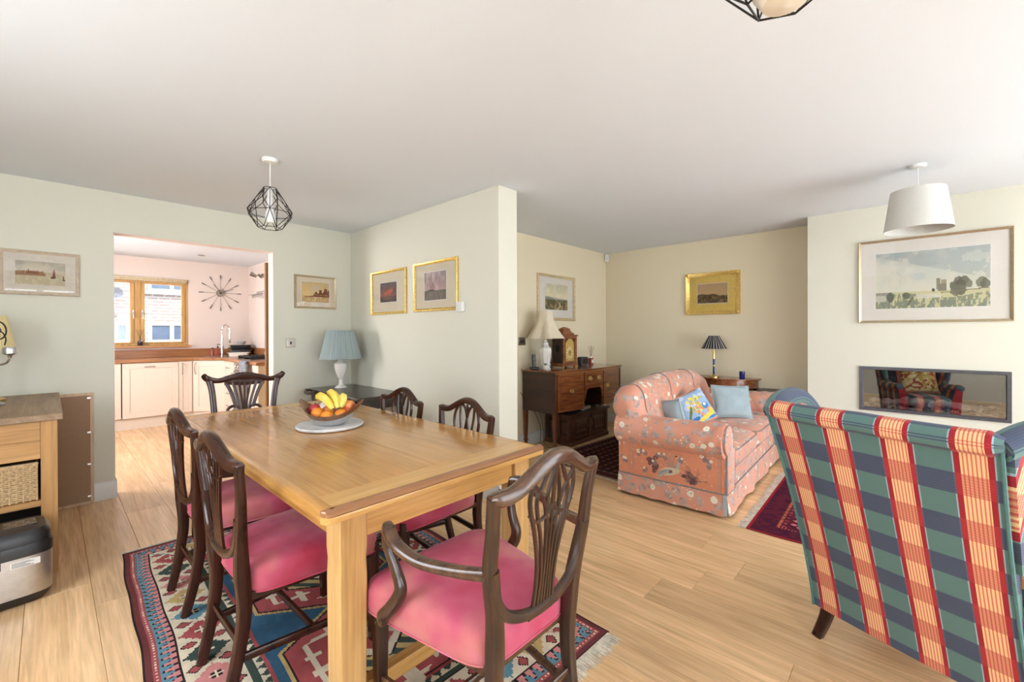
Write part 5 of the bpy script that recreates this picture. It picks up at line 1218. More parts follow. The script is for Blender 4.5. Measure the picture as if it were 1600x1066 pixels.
def front(name, x0, x1, z0, z1, hs, par=None):
    o = obj(name, MB().prism(bowpoly(x0, x1, 0, 6)[:-2]+[(x1, bow(x1, .03)), (x0, bow(x0, .03))], z0, z1), M['sb_wood'], par or t)
    ins = .014
    il = MB()
    for a, b_ in ((z0+.004, z0+.012), (z1-.012, z1-.004)): il.prism([(p[0], p[1]-.0012) for p in bowpoly(x0+.004, x1-.004, 0, 6)[:-2]]+[(p[0], p[1]+.001) for p in bowpoly(x0+.004, x1-.004, 0, 6)[:-2][::-1]], a, b_)
    for a in (x0+.004, x1-.012): il.prism([(a, bow(a)-.0012), (a+.008, bow(a+.008)-.0012), (a+.008, bow(a+.008)+.001), (a, bow(a)+.001)], z0+.012, z1-.012)
    obj('crossbanding', il, M['inlay'], o, smooth=0)
    for hx_, hz in hs: handle(o, hx_, hz, bow(hx_)-.0005)
    return o
front('drawer', .045, .445, .44, .836, [(.245, .655)]); front('drawer', .465, SW-.465, .70, .836, [(.555, .765), (SW-.555, .765)]); front('door', SW-.445, SW-.045, .44, .836, [(SW-.37, .66)])
obj('front_rail', MB().prism(bowpoly(.02, SW-.02, 0, 12, .004)[:-2]+[(SW-.02, .03), (.02, .03)], .838, .8565), M['inlay'], t)
ar = MB(); n = 16
for i in range(n):
    xa = .46+(SW-.92)*i/n; xb = .46+(SW-.92)*(i+1)/n
    def az(x): u = abs(x-SW/2)/((SW-.92)/2); return .655-.14*max(0, (u-.62)/.38)**2.2
    ar.add([(xa, bow(xa), az(xa)), (xb, bow(xb), az(xb)), (xb, bow(xb), .698), (xa, bow(xa), .698), (xa, bow(xa)+.018, az(xa)), (xb, bow(xb)+.018, az(xb)), (xb, bow(xb)+.018, .698), (xa, bow(xa)+.018, .698)], [(0,1,2,3), (7,6,5,4), (0,4,5,1), (3,2,6,7), (0,3,7,4), (1,5,6,2)])
obj('arched_apron', ar, M['sb_wood'], t)
for (x, y) in ((.022, .018), (SW-.022, .018), (.022, SD-.022), (SW-.022, SD-.022)):
    q0 = .0185
    lg = obj('leg', MB().rings([[(x+a*q, y+b_*q, z) for a, b_ in ((-1,-1),(1,-1),(1,1),(-1,1))] for z, q in ((0, .012), (.075, .012), (.08, .017), (.10, .017), (.105, .013), (.425, q0), (.84 if y > 0 and x < .1 else .44, q0))]), M['sb_wood_z'], t, bevel=.0015)
S_ = SBZ+.0005
t = thing('bracket_clock', 'dark mahogany bracket clock with arched brass dial', 'clock', (4.095, 2.955, S_), R(-3))
cw, cd = .128, .082
obj('case', bx(-cw+.005, cw-.005, -cd+.005, cd, .045, .355), M['sb_side'], t, bevel=.002)
obj('base_moulding', MB().box(-cw-.008, cw+.008, -cd-.008, cd+.006, .018, .045).box(-cw-.002, cw+.002, -cd-.002, cd+.002, .045, .055), M['sb_wood'], t, bevel=.004)
for sx in (-1, 1):
    for sy in (-1, 1): obj('bracket_foot', MB().box(sx*(cw-.015)-.018, sx*(cw-.015)+.018, sy*(cd-.012)-.014, sy*(cd-.012)+.014, 0, .0178), M['brass'], t, bevel=.005)
obj('cornice', MB().box(-cw-.008, cw+.008, -cd-.008, cd+.006, .355, .368).box(-cw-.014, cw+.014, -cd-.014, cd+.008, .368, .378), M['sb_wood'], t, bevel=.003)
obj('caddy_top', MB().rings([[(a*q, b_*q*.66, z) for a, b_ in ((-1,-1),(1,-1),(1,1),(-1,1))] for z, q in ((.378, .105), (.395, .100), (.41, .075), (.43, .062), (.445, .062), (.452, .05), (.468, .018), (.47, .001))]), M['sb_wood'], t, bevel=.004)
fr_ = MB().box(-cw+.004, -.085, -cd-.004, -cd+.006, .056, .353).box(.085, cw-.004, -cd-.004, -cd+.006, .056, .353)
dd = obj('glazed_door', fr_.box(-.085, .085, -cd-.004, -cd+.006, .056, .075), M['sb_wood'], t)
sp = MB(); N = 12
for i in range(N):
    a0, a1 = PI*i/N, PI*(i+1)/N
    sp.add([(.070*math.cos(a0), -cd-.004, .26+.070*math.sin(a0)), (.070*math.cos(a1), -cd-.004, .26+.070*math.sin(a1)), (.085 if a1 < PI/2+.01 else -.085, -cd-.004, .353), (.085 if a0 < PI/2-.01 else -.085, -cd-.004, .353)], [(0,1,2,3)])
obj('door_spandrel', MB().box(-.085, .085, -cd-.003, -cd+.004, .332, .353), M['sb_wood'], dd)
dl = Canvas(60, 92, (196,160,84)); r2 = np.hypot((dl.u-.5)*60, (dl.v-.36)*92)
dl.put(r2 < 27, (214,186,110)); dl.put((r2 < 25) & (r2 > 17), (232,216,170)); dl.put(r2 < 11, (176,140,66))
an = np.arctan2((dl.v-.36)*92, (dl.u-.5)*60); dl.put((r2 < 24) & (r2 > 19) & ((an/(PI/6)) % 1 < .35), (60,44,26)); dl.put(r2 < 2.5, (30,24,20))
dl.line(.5, .36, .38, .48, .02, (24,20,24)); dl.line(.5, .36, .72, .50, .015, (24,20,24)); r3 = np.hypot((dl.u-.5)*60, (dl.v-.84)*92); dl.put(r3 < 11, (206,176,96)); dl.put((r3 < 9) & (r3 > 6), (120,90,44)); dl.put(fbm(92, 60, 20, 2, 3) > .62, (150,116,54), .5)
dm = canvas_mesh(dl, .148, .255, z0=.076, y=-cd+.001)
# cut the arch: drop faces outside the arched outline
keep = [i for i, f in enumerate(dm.f) if (lambda x, z: z < .262 or math.hypot(x, z-.262) < .073)(sum(dm.v[k][0] for k in f)/4, sum(dm.v[k][2] for k in f)/4)]
dm.f = [dm.f[i] for i in keep]; dm.col = dm.col[keep]
M['dial'] = attrmat('brass_dial', .4, 0, 300, .5)
fast_obj('dial', dm, M['dial'], t)
obj('brass_rim', MB().tube([(-.074, -cd-.002, .076)]+[(.074*math.cos(PI-PI*i/14), -cd-.002, .262+.074*math.sin(PI*i/14)) for i in range(15)]+[(.074, -cd-.002, .076)], .003, 6), M['brass'], t)
obj('side_fret', MB().rings([[(-cw+.004-q, .03*math.cos(2*PI*k/16)*a, .22+.05*a*math.sin(2*PI*k/16)) for k in range(16)] for a, q in ((1, 0), (1, .003), (.7, .003), (.7, 0))]), M['blackmetal'], t)
t = thing('cordless_phone', 'black cordless handset standing in its base on the sideboard', 'phone', (3.625, 3.02, S_), R(-35))
obj('base', bx(-.045, .045, -.045, .045, 0, .03), M['black'], t, bevel=.01)
obj('handset', MB().sweep([(0, .01, .02), (0, .03, .165)], [.046, .042], [.025, .022], (0, -1, .1), 12, .6), M['black'], t)
obj('display', MB().sweep([(0, .005, .11), (0, .011, .135)], .03, .006, (0, -1, .1)), M['darkgrey'], t)
t = thing('plant_pot', 'small white melon-shaped pot with a green succulent', 'pot', (3.665, 2.895, S_))
obj('pot', MB().lathe([(.001, 0), (.022, 0), (.030, .012), (.036, .03), (.034, .045), (.026, .052), (.022, .05), (.001, .048)], seg=20), M['ceramic'], t)
for k in range(7):
    a = 2*PI*k/7; obj('leaf', MB().sweep([(0, 0, .048), (.012*math.cos(a), .012*math.sin(a), .062), (.022*math.cos(a), .022*math.sin(a), .070+.006*(k % 2))], [.006, .012, .003], [.004, .005, .002]), M['green'], t)
t = thing('small_bottle', 'small dark bottle between lamp and clock', 'bottle', (3.915, 3.03, S_))
obj('bottle', MB().lathe([(.02, 0), (.022, .01), (.022, .06), (.01, .08), (.01, .10)], seg=14), M['glass_dark'], t); obj('cap', MB().lathe([(.012, .10), (.012, .115)], seg=12), M['brass'], t)
t = thing('radio', 'dark square radio with round dial right of the clock', 'radio', (4.44, 2.93, S_), R(-12))
obj('body', MB().sweep([(0, -.03, .055), (0, .03, .055)], .125, .108, (0,0,1), 16, .35), M['darkgrey'], t)
obj('dial', MB().lathe([(.035, 0), (.035, .004), (.028, .005), (.026, .002), (.001, .002)], seg=24).xf(Matrix.Translation((.01, -.030, .055)) @ Matrix.Rotation(R(90), 4, 'X')), M['black'], t)
obj('foot', bx(-.05, .05, -.028, .028, 0, .006), M['black'], t)
t = thing('reed_diffuser', 'pinkish reed diffuser at the right end of the sideboard', 'diffuser', (4.62, 2.93, S_))
obj('bottle', MB().box(-.024, .024, -.024, .024, 0, .085), M['red_liquid'], t, bevel=.004)
obj('neck', MB().lathe([(.010, .085), (.010, .10), (.013, .10), (.013, .106)], seg=12), M['chrome'], t)
obj('label', bx(-.018, .018, -.0252, -.0242, .025, .065), M['paper'], t, smooth=0)
for i in range(6): obj('reed', MB().tube([(0, 0, .09), (-.05+.02*i, .012*math.sin(i*2.1), .235-.012*(i % 2))], .002, 5), M['reed'], t)
# chest below
t = thing('oak_chest', 'dark carved oak chest standing on the floor under the sideboard', 'chest', (3.985, 2.775, 0))
cw_, cd_ = .80, .40
obj('carcass', bx(.02, cw_-.02, .02, cd_-.02, .05, .335), M['chest'], t)
obj('plinth', bx(0, cw_, 0, cd_, 0, .05), M['chest'], t, bevel=.006)
for x0, x1 in ((.02, .065), (.36, .44), (cw_-.065, cw_-.02)): obj('stile', bx(x0, x1, .004, .02, .05, .335), M['chest'], t, bevel=.002)
for z0, z1 in ((.05, .085), (.295, .335)):
    for x0, x1 in ((.066, .359), (.441, cw_-.066)): obj('rail', bx(x0, x1, .006, .02, z0, z1), M['chest'], t, bevel=.002)
for x0, x1 in ((.085, .34), (.46, cw_-.085)): obj('panel', MB().rings([[(a, y, b_) for a, b_ in ((x0+q, .105+q), (x1-q, .105+q), (x1-q, .275-q), (x0+q, .275-q))] for q, y in ((0, .02), (.02, .010), (.04, .010), (.05, .016))]), M['chest'], t, smooth=20)
for y0, y1 in ((.004+.02, .06), (.175, .225), (cd_-.06, cd_-.024)): obj('stile', bx(.004, .02, y0, y1, .05, .335), M['chest'], t, bevel=.002)
for y0, y1 in ((.07, .165), (.235, .33)): obj('panel', MB().rings([[(x, a, b_) for a, b_ in ((y0+q, .10+q), (y1-q, .10+q), (y1-q, .28-q), (y0+q, .28-q))] for q, x in ((0, .02), (.015, .010), (.03, .010), (.036, .016))]), M['chest'], t, smooth=20)
obj('lid', bx(-.012, cw_+.012, -.012, cd_, .336, .358), M['chest'], t, bevel=.006)
obj('lock_plate', MB().prism([(-.02, 0), (.02, 0), (.024, .03), (0, .055), (-.024, .03)], 0, .003).xf(Matrix.Translation((.40, .003, .275)) @ Matrix.Rotation(R(90), 4, 'X')), M['blackmetal'], t)
tg = tag(obj('record_box', MB().box(0, .22, 0, .25, 0, .035), M['paper'], loc=(4.29, 2.84, .359), rot=R(6), bevel=.002), 'pale flat box lying on the right of the chest lid', 'box')
tag(obj('black_box', MB().box(0, .26, 0, .24, 0, .05), M['black'], loc=(4.02, 2.86, .359), rot=R(-3), bevel=.006), 'black set-top box on the left of the chest lid', 'box')
tag(obj('black_box', MB().box(0, .14, 0, .12, 0, .075), M['darkgrey'], loc=(4.53, 2.90, .359), rot=R(-3), bevel=.004), 'dark small box at the right end of the chest lid', 'box')
cbl = MB().tube(cr([(3.56, 3.17, .62), (3.70, 3.10, .42), (3.80, 3.08, .22), (3.76, 3.05, .06), (3.70, 3.0, .006), (3.80, 2.92, .005)], 8), .003, 6)
tag(obj('power_cable', cbl, M['blackmetal']), 'thin dark cable hanging behind the left sideboard leg', 'cable')
cbl = MB().tube(cr([(3.60, 3.17, .55), (3.83, 3.12, .36), (3.85, 3.08, .18), (3.83, 3.02, .004), (3.93, 2.74, .005)], 8), .0025, 6)
tag(obj('power_cable', cbl, M['blackmetal']), 'second thin cable running down beside the chest end', 'cable')

# ---------------------------------------------------------------- demilune table, cup, black cabinet
t = thing('demilune_table', 'small half-round mahogany table against the alcove back wall', 'table', (XR-.005, 1.56, 0))
def dm_(r, z0, z1, n=24): return MB().prism([(-r*math.sin(PI*i/n), -r*math.cos(PI*i/n)) for i in range(n+1)], z0, z1)
obj('top', dm_(.335, .742, .760), M['sb_wood'], t, bevel=.004)
obj('frieze', dm_(.305, .655, .7415), M['sb_wood'], t)
obj('moulding', dm_(.318, .650, .656), M['sb_side'], t)
for a in (6, 60, 120, 174): obj('leg', MB().rings([[(-.285*math.sin(R(a))+p*q-.012, -.285*math.cos(R(a))+s*q, z) for p, s in ((-1,-1),(1,-1),(1,1),(-1,1))] for z, q in ((0, .010), (.65, .017), (.655, .017))]), M['sb_wood_z'], t)
t = thing('blue_glass', 'cobalt blue glass tealight holder on the half-round table', 'candle holder', (5.22, 1.365, .7605))
obj('cup', MB().lathe([(.001, 0), (.026, 0), (.028, .004), (.030, .085), (.027, .085), (.025, .008), (.001, .008)], seg=24), M['blueglass'], t)
obj('tealight', MB().lathe([(.018, .0085), (.018, .022), (.001, .022)], seg=16), M['white'], t)
t = thing('media_cabinet', 'low black cabinet in the alcove beside the chimney breast', 'cabinet', (XR-.005, .98, 0))
obj('carcass', bx(-.30, 0, -.235, .235, .02, .635), M['black'], t, bevel=.002)
obj('top', bx(-.31, 0, -.24, .24, .636, .655), M['darkgrey'], t, bevel=.002)
obj('plinth', bx(-.28, 0, -.22, .22, 0, .02), M['black'], t)

# ---------------------------------------------------------------- inset fire
t = thing('inset_fire', 'wide wall-inset electric fire with grey frame and pale logs', 'fireplace', (XC, (fy0+fy1)/2, 0), -PI/2)
fw2 = (fy1-fy0)/2
fo = .0
obj('firebox', MB().box(-fw2+.001, fw2-.001, .28, .30, fz0+.001, fz1-.001).box(-fw2+.001, fw2-.001, .0, .28, fz0+.001, fz0+.012).box(-fw2+.001, fw2-.001, .0, .28, fz1-.012, fz1-.001).box(-fw2+.001, -fw2+.012, .0, .28, fz0+.012, fz1-.012).box(fw2-.012, fw2-.001, .0, .28, fz0+.012, fz1-.012), M['void'], t, smooth=0)
fr_ = MB(); pr = [(0, .002), (0, -.014), (.024, -.014), (.028, -.004), (.028, .010)]
fr_.rings([[(a*(fw2+.006-p), d, (fz0+fz1)/2+b_*((fz1-fz0)/2+.006-p)) for p, d in pr] for a, b_ in ((-1,-1),(1,-1),(1,1),(-1,1))], loop=True)
obj('frame', fr_, M['darkgrey'], t, smooth=20)
M['smoked'] = glassmat(.22, 'smoked_reflective_pane')
for nd in M['smoked'].node_tree.nodes:
    if nd.type == 'BSDF_TRANSPARENT': nd.inputs['Color'].default_value = (.75,.75,.77,1)
obj('pane', bx(-fw2+.02, fw2-.02, .002, .006, fz0+.02, fz1-.02), M['smoked'], t, smooth=0)
M['log'] = fruitmat('ash_grey_log', (.30,.22,.19), (.78,.64,.58), 16, .9, .6)
rs_ = np.random.RandomState(4)
for (x0, x1, r_, a, yy) in ((-.38, -.14, .022, .04, .10), (-.16, .02, .034, -.03, .09), (.06, .30, .026, -.12, .10), (-.02, .16, .020, .12, .16), (.22, .40, .018, .10, .15)):
    pts = [(x0+(x1-x0)*i/8, yy+.02*math.sin(i*1.3), fz0+.055+r_+a*(x0+(x1-x0)*i/8-(x0+x1)/2)+.006*math.sin(i*2.1)) for i in range(9)]
    obj('log', MB().sweep(pts, [r_*2*(.8+.35*rs_.rand()) for _ in pts], [r_*2*(.8+.35*rs_.rand()) for _ in pts], (0,0,1), 9, .9), M['log'], t, smooth=60)
pb = MB(); pb2 = MB()
for k in range(170):
    x = -fw2+.03+(2*fw2-.06)*rs_.rand(); y = .03+.14*rs_.rand(); r_ = .008+.009*rs_.rand()
    (pb if k % 3 else pb2).ball((x, y, fz0+.016+r_+.02*rs_.rand()*y/.2), r_, 7, 5, 1.3, 1, .8)
obj('pebbles', pb, M['log'], t, smooth=60)['kind'] = 'stuff'
obj('coals', pb2, M['black'], t, smooth=60)['kind'] = 'stuff'
obj('ember_bed', bx(-fw2+.02, fw2-.02, .02, .25, fz0+.012, fz0+.022), M['black'], t)
# ---------------------------------------------------------------- floral sofa
t = thing('floral_sofa', 'salmon floral chintz camel-back sofa with rolled arms and skirt', 'sofa', (3.150, .925, 0), R(2.0))
SL = 1.95
def sq(hx_, hy_, z, cx, cy, p=.35, n=40):
    return [(cx+hx_*math.copysign(abs(math.cos(2*PI*(k+.5)/n))**p, math.cos(2*PI*(k+.5)/n)), cy+hy_*math.copysign(abs(math.sin(2*PI*(k+.5)/n))**p, math.sin(2*PI*(k+.5)/n)), z) for k in range(n)]
obj('base', bx(.03, SL-.03, .035, .78, .10, .30), M['salmon'], t, bevel=.01)
obj('front_rail', MB().rings([sq(.78, .02, z, SL/2, .028, .3, 24) for z in (.17, .20, .27, .305)]), M['floral'], t)
for z in (.172, .305): obj('piping', MB().tube([(.2, .003, z), (SL-.2, .003, z)], .005, 6), M['piping'], t)
for i in range(2):
    x0 = .205+i*.775; cx = x0+.3825
    sc_ = obj('seat_cushion', MB().rings([sq(.37, .285, .305, cx, .285, .2), sq(.382, .297, .325, cx, .285, .2), sq(.384, .30, .375, cx, .285, .2), sq(.380, .296, .425, cx, .285, .2), sq(.35, .265, .445, cx, .285, .22), sq(.24, .18, .458, cx, .285, .3), sq(.08, .06, .462, cx, .285, .5), sq(.002, .002, .462, cx, .285, .5)]), M['floral'], t, smooth=60)
    obj('piping', MB().tube([p for p in sq(.381, .298, .427, cx, .285, .2)], .0035, 6, closed=True), M['piping'], sc_)
def arm_profile(s_, r, top, wob=0, ph=0):
    # closed outline (x, z) for an arm with its roll on the outer side; s_: 0 outer.. mirrored by caller
    cx, cz = .048, top-r; o = [(.012, .165), (.010, .30), (.008, cz-r*.82)]
    for k in range(19):
        a = R(250)-R(290)*k/18
        rr_ = r*(1+wob*math.sin(ph+k*.75)); o.append((cx+rr_*math.cos(a), cz+rr_*math.sin(a)))
    o += [(.200, cz-.07), (.205, .30), (.205, .165)]
    return o
for side in (0, 1):
    rs = []; N = 70
    top0 = .652 if side == 0 else .672
    for i in range(N+1):
        v = i/N; y = .0+.80*v
        f = min(1, math.sqrt(max(0, 1-(1-min(1, v/.045))**2))+.72) if v < .045 else 1
        wob = .045*max(0, 1-v/.45) if v > .03 else .0
        pr = arm_profile(0, .124*(1-.05*math.sin(v*3)), top0-.012*math.sin(v*PI), wob, v*48)
        cx, cz = .10, .42
        r = [(cx+(x-cx)*f, y, cz+(z-cz)*f if z > .2 else z) for x, z in pr]
        if side: r = [(SL-x, y_, z) for x, y_, z in r]
        rs.append(r)
    a_ = obj('arm', MB().rings(rs), M['floral'], t, smooth=50)
    # facing on the front of the arm
    pr = arm_profile(0, .105, top0-.012); fr_ = [((x if not side else SL-x), -.006, z) for x, z in pr]; fb = [((x if not side else SL-x), .012, z) for x, z in pr]
    cx = sum(p[0] for p in fr_)/len(fr_)
    obj('arm_facing', MB().rings([fb, fr_, [(cx+(p[0]-cx)*.8, -.014, .40+(p[2]-.40)*.85) for p in fr_]]), M['floral'], a_, smooth=50)
    obj('piping', MB().tube([(p[0], -.006, p[2]) for p in fr_], .0045, 6, closed=True), M['piping'], a_)
# printed side panel with the bird
nx, ny = 210, 74
cv = Canvas(nx, ny, (220,146,114)); rs_ = np.random.RandomState(12); u, v = cv.u, cv.v
cv.put(fbm(ny, nx, 5, 3, 3, 3) > .55, (212,136,104), .5)
def flower(cu, cvv, r, c=(236,226,206)):
    for k in range(2): cv.ell(cu+(rs_.rand()-.5)*.05, cvv-.05+(rs_.rand()-.5)*.12, .022, .06, (140,122,124), .75, rs_.rand()*3)
    for k in range(5): cv.ell(cu+r*.62*math.cos(k*1.257), cvv+r*2.84*.62*math.sin(k*1.257), r*.5, r*2.84*.5, c)
    cv.ell(cu, cvv, r*.25, r*.7, (190,160,110))
for k in range(26):
    an = rs_.rand()*2.6+.25; L = .09+.12*rs_.rand(); bu = .55+.1*(rs_.rand()-.5); bv = .42
    cv.line(bu, bv, bu+L*math.cos(an), bv+2.84*L*math.sin(an), .0022, (168,140,130), .8)
for k in range(14):
    an = rs_.rand()*PI; L = .08+.07*rs_.rand(); cv.line(.74, .2, .74+L*math.cos(an), .2+2.84*L*math.sin(an), .003, (150,112,100), .8)
for k in range(9): cv.ell(.30+.10*rs_.rand(), .35+.3*rs_.rand()-.5*(k*.03), .030, .06, (112,78,80), .9, rs_.rand()*3)
for k in range(12): cv.ell(.66+.10*rs_.rand(), .12+.25*rs_.rand(), .036, .05, (104,74,76) if k % 2 else (140,104,98), .9, rs_.rand()*3)
cv.ell(.505, .30, .095, .105, (214,200,176), 1, .28); cv.ell(.47, .27, .075, .06, (150,150,156), 1, .35); cv.ell(.52, .30, .035, .035, (104,92,92), 1, .3)
cv.line(.40, .10, .50, .30, .012, (176,168,158)); cv.line(.585, .38, .605, .66, .014, (180,176,170)); cv.line(.60, .66, .585, .76, .010, (196,180,150)); cv.line(.585, .76, .57, .74, .006, (110,60,50)); cv.line(.59, .36, .56, .34, .02, (210,196,170))
for cu, cw3 in ((.03, .016), (.19, .022), (.24, .016), (.40, .014), (.80, .020), (.86, .018), (.25, .012), (.05, .016), (.45, .012), (.88, .014), (.62, .012), (.34, .014)):
    flower(cu+.01, .12+.8*rs_.rand(), cw3*.9)
for k in range(60): cv.ell(rs_.rand(), rs_.rand(), .004, .011, (240,222,186), .8)
for cu in (.105, .135, .150): cv.put((np.abs(u-cu) < .0045) & (((v*26) % 1) < .62), (150,138,142), .9)
cv.put((np.abs(u-.955) < .014) & ((((v*16) % 1) < .5) ^ (((u*80) % 1) < .5)), (160,140,136), .8); cv.put(np.abs(u-.975) < .003, (120,104,104), .8)
o_ = fast_obj('side_panel', canvas_mesh(cv, .775, .272, y=0), M['print'], t, loc=(.0065, .40, .302), rot=-PI/2); o_['label'] = 'outer arm panel printed with a pale crane and flowers'
# skirt: three box-hung lengths with an open corner pleat
def skirt(p0, p1, nrm, name='skirt', wob=.004, sag=.0):
    P0, P1, N = Vector(p0), Vector(p1), Vector(nrm); n = 40; f1, b1 = [], []
    rs = []
    for i in range(n+1):
        s_ = i/n; p = P0+(P1-P0)*s_; w_ = wob*(math.sin(s_*23)+.6*math.sin(s_*41))
        zb = .022+.004*math.sin(s_*31)
        rs.append([tuple(p+Vector((0,0,.168))), tuple(p+N*(.006+w_*.4)+Vector((0,0,.10))), tuple(p+N*(.018+w_)+Vector((0,0,zb))), tuple(p+N*(.013+w_)+Vector((0,0,zb))), tuple(p+N*(.001+w_*.4)+Vector((0,0,.10))), tuple(p-N*.006+Vector((0,0,.168)))])
    return obj(name, MB().rings(rs), M['floral'], t, smooth=60)
skirt((.008, .80, 0), (.008, .012, 0), (-1, 0, 0), wob=.0012); skirt((.02, .0, 0), (SL-.02, 0, 0), (0, -1, 0), wob=.008); skirt((SL-.008, .012, 0), (SL-.008, .80, 0), (1, 0, 0)); skirt((SL, .80, 0), (0, .80, 0), (0, 1, 0))
obj('pleat_lining', MB().prism([(.004, -.004), (.03, .0), (.03, .03), (.0, .02)], .024, .165), M['cushion_blue'], t, label='grey-blue lining in the corner pleat')
obj('piping', MB().tube([(.004, .79, .168), (.004, .006, .168)], .005, 6), M['piping'], t); obj('piping', MB().tube([(.010, -.002, .17), (.010, -.002, .43)], .005, 6), M['piping'], t)
# back
rs = []; NB = 44; U0, U1 = -.045, 1.83
def Tb(u): return .915-.075*((u-.86)/.95)**2-.10*max(0, (u-1.35)/.5)**2
for i in range(NB+1):
    s_ = i/NB; s2 = .5-.5*math.cos(PI*s_); u = U0+(U1-U0)*s2; T = Tb(u)
    e2 = min(s2, 1-s2); f = min(1, math.sqrt(max(0.0, 1-(1-min(1, e2/.075))**2))*.75+.25)
    pl_ = .006*math.sin(u*34)
    sec = [(.50, .40), (.560, .58), (.600, T-.18), (.612, T-.10), (.640, T-.035), (.690, T+pl_), (.750, T), (.815, T-.03), (.860, T-.09), (.872, T-.16), (.850, T-.215), (.805, T-.24), (.800, .52), (.800, .30), (.66, .30), (.54, .32)]
    cy, cz = .74, .62
    rs.append([(max(.02, min(SL-.02, u)) if z < .55 else u, cy+(y-cy)*f, cz+(z-cz)*(.3+.7*f) if z > .45 else z) for y, z in sec])
bk = obj('back', MB().rings(rs), M['floral'], t, smooth=60)
for u in (.075, .62, 1.22):
    T = Tb(u); c = cr([(u+.02, .555, .50), (u, .597, T-.18), (u, .610, T-.10), (u, .638, T-.033), (u, .690, T+.003), (u, .750, T+.003), (u, .815, T-.028), (u, .862, T-.09)], 3)
    obj('piping', MB().tube(c, .0045 if u < .1 else .003, 6), M['piping'], bk)

def pillow(name, label, cat, loc, rot, w_, h_, th, m, cvp=None, uvm=False, edge=None, grp=None):
    n = 22; t = thing(name, label, cat, loc, 0, grp); t.rotation_euler = rot
    fr_, bk_ = [], []
    def P(i, j, s):
        u = -1+2*i/n; v = -1+2*j/n; a = (1-abs(u)**2.6)*(1-abs(v)**2.6); d = th/2*max(0, a)**.5
        k = 1-.055*(1-abs(v)**2)*abs(u)**3 if 1 else 1; k2 = 1-.055*(1-abs(u)**2)*abs(v)**3
        wr = .004*math.sin(u*5+v*3)*a
        return (u*w_/2*k, -s*d+wr, h_/2+v*h_/2*k2)
    mb = MB(); mb.v = [P(i, j, 1) for j in range(n+1) for i in range(n+1)]; N = n+1
    mb.f = [(j*N+i, j*N+i+1, (j+1)*N+i+1, (j+1)*N+i) for j in range(n) for i in range(n)]
    b0 = len(mb.v); mb.v += [P(i, j, -1) for j in range(n+1) for i in range(n+1)]; mb.f += [(b0+j*N+i, b0+(j+1)*N+i, b0+(j+1)*N+i+1, b0+j*N+i+1) for j in range(n) for i in range(n)]
    mb.uv = [((v[0]+2), (v[2]+2)) for v in mb.v]
    o = obj('cover', mb, m, t, smooth=80)
    ed = [P(i, 0, 0) for i in range(n)]+[P(n, j, 0) for j in range(n)]+[P(i, n, 0) for i in range(n, 0, -1)]+[P(0, j, 0) for j in range(n, 0, -1)]
    obj('piping', MB().tube(ed, .005, 6, closed=True), edge or m, t)
    if cvp is not None:
        nx, ny = cvp.nx, cvp.ny; g = MB(); 
        def Q(i, j):
            u = (-1+2*i/nx)*.93; v = (-1+2*j/ny)*.93; a = (1-abs(u)**2.6)*(1-abs(v)**2.6); d = th/2*max(0, a)**.5; wr = .004*math.sin(u*5+v*3)*a
            return (u*w_/2*(1-.055*(1-v*v)*abs(u)**3), -d+wr-.0022, h_/2+v*h_/2*(1-.055*(1-u*u)*abs(v)**3))
        g.v = [Q(i, j) for j in range(ny+1) for i in range(nx+1)]; g.f = [(j*(nx+1)+i, j*(nx+1)+i+1, (j+1)*(nx+1)+i+1, (j+1)*(nx+1)+i) for j in range(ny) for i in range(nx)]
        c = np.ones((ny*nx, 4)); c[:, :3] = cvp.a.reshape(-1, 3); g.col = c; fast_obj('printed_front', g, M['print'], t)
    return t
cp = Canvas(70, 70, (150,176,206)); rs_ = np.random.RandomState(5)
for k in range(10): cp.ell(rs_.rand(), .55+.45*rs_.rand(), .09, .06, (196,204,226), .8, rs_.rand()*3)
for k in range(30): cp.ell(.25+.40*rs_.rand(), .38+.45*rs_.rand(), .035, .055, (232,214,92) if k % 3 else (210,180,60), 1, rs_.rand()*3)
for k in range(14): cp.ell(.45+.4*rs_.rand(), .20+.32*rs_.rand(), .05, .045, (222,140,96), 1, rs_.rand()*3)
cp.ell(.76, .46, .11, .10, (74,128,176)); cp.ell(.76, .50, .05, .05, (220,226,232)); cp.ell(.22, .16, .20, .09, (52,112,176), 1, .3); cp.ell(.62, .14, .36, .07, (232,204,84), 1, .2); cp.ell(.88, .22, .09, .12, (230,200,84)); [cp.ell(.14+.03*k, .30+.05*k, .035, .05, (104,112,72)) for k in range(6)]; cp.ell(.74, .74, .06, .04, (160,168,84)); [cp.line(.3+.07*k, .45, .36+.06*k, .8, .006, (178,140,60)) for k in range(5)]; cp.ell(.84, .06, .16, .04, (60,124,186))
for k in range(8): cp.ell(rs_.rand(), rs_.rand(), .02, .02, (70,60,50), .8)
M['cushion_back'] = plain('coral_cushion_back', (.62,.30,.20), .85)
pillow('cushion', 'small grey-blue cushion half hidden behind the near sofa arm', 'cushion', (3.56, 1.44, .462), (R(-10), R(10), R(60)), .30, .26, .13, M['cushion_blue'])
pillow('cushion', 'colourful yellow and blue printed cushion leaning on the sofa back', 'cushion', (3.93, 1.335, .470), (R(-24), R(-20), R(-28)), .34, .31, .11, M['cushion_back'], cp)
pillow('cushion', 'plain pale blue cushion in the middle of the sofa', 'cushion', (4.44, 1.235, .468), (R(-18), R(2), R(-46)), .37, .31, .13, M['cushion_blue'])

